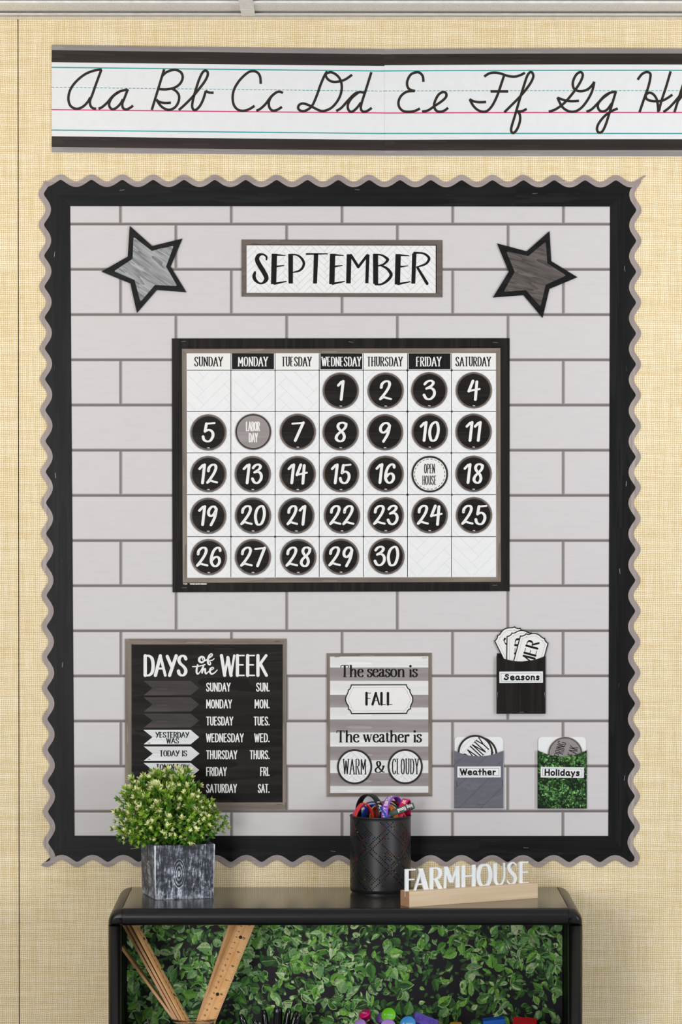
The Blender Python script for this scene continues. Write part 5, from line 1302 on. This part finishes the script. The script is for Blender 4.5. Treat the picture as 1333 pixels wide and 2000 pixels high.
# sand timers in a bin
def bin_(px0, px1, py, y0, y1, col, name, label):
    a, b = W(px0, py, -y0), W(px1, py, -y0); h = a.z - ZS
    e = empty(name, ((a.x+b.x)/2, (y0+y1)/2, ZS)); t = 0.002; m = M()
    x0_, x1_ = a.x - e.location.x, b.x - e.location.x; d0, d1 = y0 - e.location.y, y1 - e.location.y
    m.box((x0_, d0, 0), (x1_, d1, t)); m.box((x0_, d0, t), (x1_, d0+t, h)); m.box((x0_, d1-t, t), (x1_, d1, h)); m.box((x0_, d0+t, t), (x0_+t, d1-t, h)); m.box((x1_-t, d0+t, t), (x1_, d1-t, h))
    o = m.build('bin_body', plain(name + '_plastic', col, 0.5), None, (0, 0, 0)); o.parent = e; return tag(e, label, 'storage bin')
bin_(690, 830, 2040, -0.235, -0.085, (60, 60, 64), 'timer_bin', 'grey bin under the sand timers at the lower frame edge')
bin_(850, 1075, 2040, -0.235, -0.085, (52, 52, 56), 'block_bin', 'grey bin under the coloured blocks at the lower frame edge')
tim = [((214, 24, 110), 'pink', 711.5, 1978.5, -0.165, Vector((-0.42, -0.42, 0.80)), 0.0105, 'sand timer with a pink cap, tallest at the left', '1 MINUTE'),
       ((150, 112, 200), 'violet', 743, 1987, -0.120, Vector((-0.55, -0.55, 0.62)), 0.0105, 'sand timer with a violet cap behind the green one', None),
       ((112, 208, 30), 'lime', 759, 1982, -0.170, Vector((-0.30, -0.86, 0.40)), 0.0125, 'sand timer with a lime green cap facing front', '3 MIN'),
       ((180, 140, 220), 'lilac', 703, 2001, -0.190, Vector((-0.30, -0.78, 0.55)), 0.0105, 'sand timer with a lilac cap at the lower left edge', None),
       ((186, 146, 226), 'lavender', 759, 2003, -0.200, Vector((0.05, -0.82, 0.57)), 0.0125, 'sand timer with a lavender cap below the lime one', None),
       ((72, 158, 226), 'blue', 796.5, 1999, -0.190, Vector((-0.25, -0.84, 0.48)), 0.0135, 'sand timer with a bright blue cap', '2 MIN'),
       ((120, 204, 40), 'leaf', 808, 1995, -0.150, Vector((0.35, -0.70, 0.62)), 0.0085, 'sand timer with a green cap behind the blue one', None)]
for c, cn, px, py, y, ax_, r, lb, txt in tim:
    ax_ = ax_.normalized(); cpt = W(px, py, -y); tl = min(0.085, (cpt.z - ZS - 0.006)/max(ax_.z, 0.3)*0.92)
    q = ax_.to_track_quat('Z', 'Y').to_matrix().to_4x4(); q.translation = cpt
    e = bpy.data.objects.new('sand_timer', None); COL.objects.link(e); e.empty_display_size = 0.01; e.matrix_world = q
    mt = plain('timer_cap_' + cn, c, 0.35, 0.5, var=0.03)
    def tl_(m, name, mats, label=None):
        o = m.build(name, mats, None, (0, 0, 0), None, label); o.parent = e; return o
    cap = [(0.0002, 0.0), (r*.92, 0.0), (r, -0.0008), (r, -0.0030), (r*.80, -0.0034), (r*.78, -0.011), (0.0002, -0.011)]
    m = M(); m.grid(lathe(cap, 32), 0, True); cpo = tl_(m, 'end_cap', mt, cn + ' cap')
    m = M(); m.grid(lathe([(z*-1, 0) for z in ()] or [(0.0002, -tl), (r*.92, -tl), (r, -tl+.0008), (r, -tl+.0030), (r*.8, -tl+.0034), (r*.78, -tl+.010), (.0002, -tl+.010)], 32), 0, True); tl_(m, 'end_cap', mt, cn + ' cap')
    m = M(); m.grid(lathe([(r*.74, -.0112), (r*.74, -tl+.0102), (r*.66, -tl+.0102), (r*.66, -.0112), (r*.74, -.0112)], 32), 0, True); tl_(m, 'glass_tube', MT['tube'])
    m = M(); m.grid(lathe([(.0002, -.020), (r*.5, -.020), (r*.5, -tl*.42), (r*.12, -tl*.5), (r*.5, -tl*.58), (r*.5, -tl+.0104), (.0002, -tl+.0104)], 24), 0, True); tl_(m, 'sand', mt)
    if txt:
        g = M(); tw = r*1.3*1000
        for Q in layout(txt, CAPS, tw, 2.6, 0.5, 0.5, 0.2): g.face([((u - tw/2)/1000*-1 if False else (u - tw/2)/1000, (v - 1.3)/1000, 0.00012) for u, v in Q])
        t_ = g.build('lettering', MT['white_ink'], None, (0, 0, 0)); t_.parent = cpo
    tag(e, lb, 'sand timer', 'sand timers on the shelf')

# blocks
def block(px, py, y, size, rot, c, cn, label, holes=False):
    """px, py: middle of the top front edge"""
    p = W(px, py, -y); sx, sy, sz = size
    mt = plain('block_' + cn, c, 0.55, 0.4, var=0.04)
    m = M(); m.box((-sx/2, -sy/2, -sz), (sx/2, sy/2, 0))
    o = m.build('toy_block', mt, None, (0, 0, 0), (0.0008, 2)); o.location = p; o.rotation_euler = Euler([radians(a) for a in rot])
    if holes:
        g = M(); n = 20
        for fx in (-0.25, 0.25):
            for k_ in range(n):
                a0, a1 = 2*pi*k_/n, 2*pi*(k_+1)/n
                for r0, r1, z0_, z1_ in ((.0050, .0050, 0, .0016), (.0050, .0036, .0016, .0016), (.0036, .0036, .0016, 0)):
                    g.face([(fx*sx + r0*cos(a0), r0*sin(a0), z0_), (fx*sx + r0*cos(a1), r0*sin(a1), z0_), (fx*sx + r1*cos(a1), r1*sin(a1), z1_), (fx*sx + r1*cos(a0), r1*sin(a0), z1_)])
        g.build('ring_stud', mt, None, (0, 0, 0)).parent = o
    return tag(o, label, 'toy block', 'coloured blocks on the shelf')
block(833, 1993, -0.165, (0.042, 0.020, 0.020), (48, 22, 8), (104, 84, 182), 'purple', 'purple linking cubes beside the blue-capped timer', True)
block(892, 1999.5, -0.170, (0.019, 0.020, 0.06), (8, 0, 4), (240, 150, 30), 'orange', 'orange block just peeking over the lower edge')
block(964.5, 1989.5, -0.175, (0.037, 0.018, 0.07), (10, -6, 3), (20, 84, 176), 'blue', 'blue block between the orange and red ones')
block(1026, 1994.5, -0.170, (0.040, 0.020, 0.07), (34, 4, -4), (190, 28, 36), 'red', 'red block at the right end of the shelf')
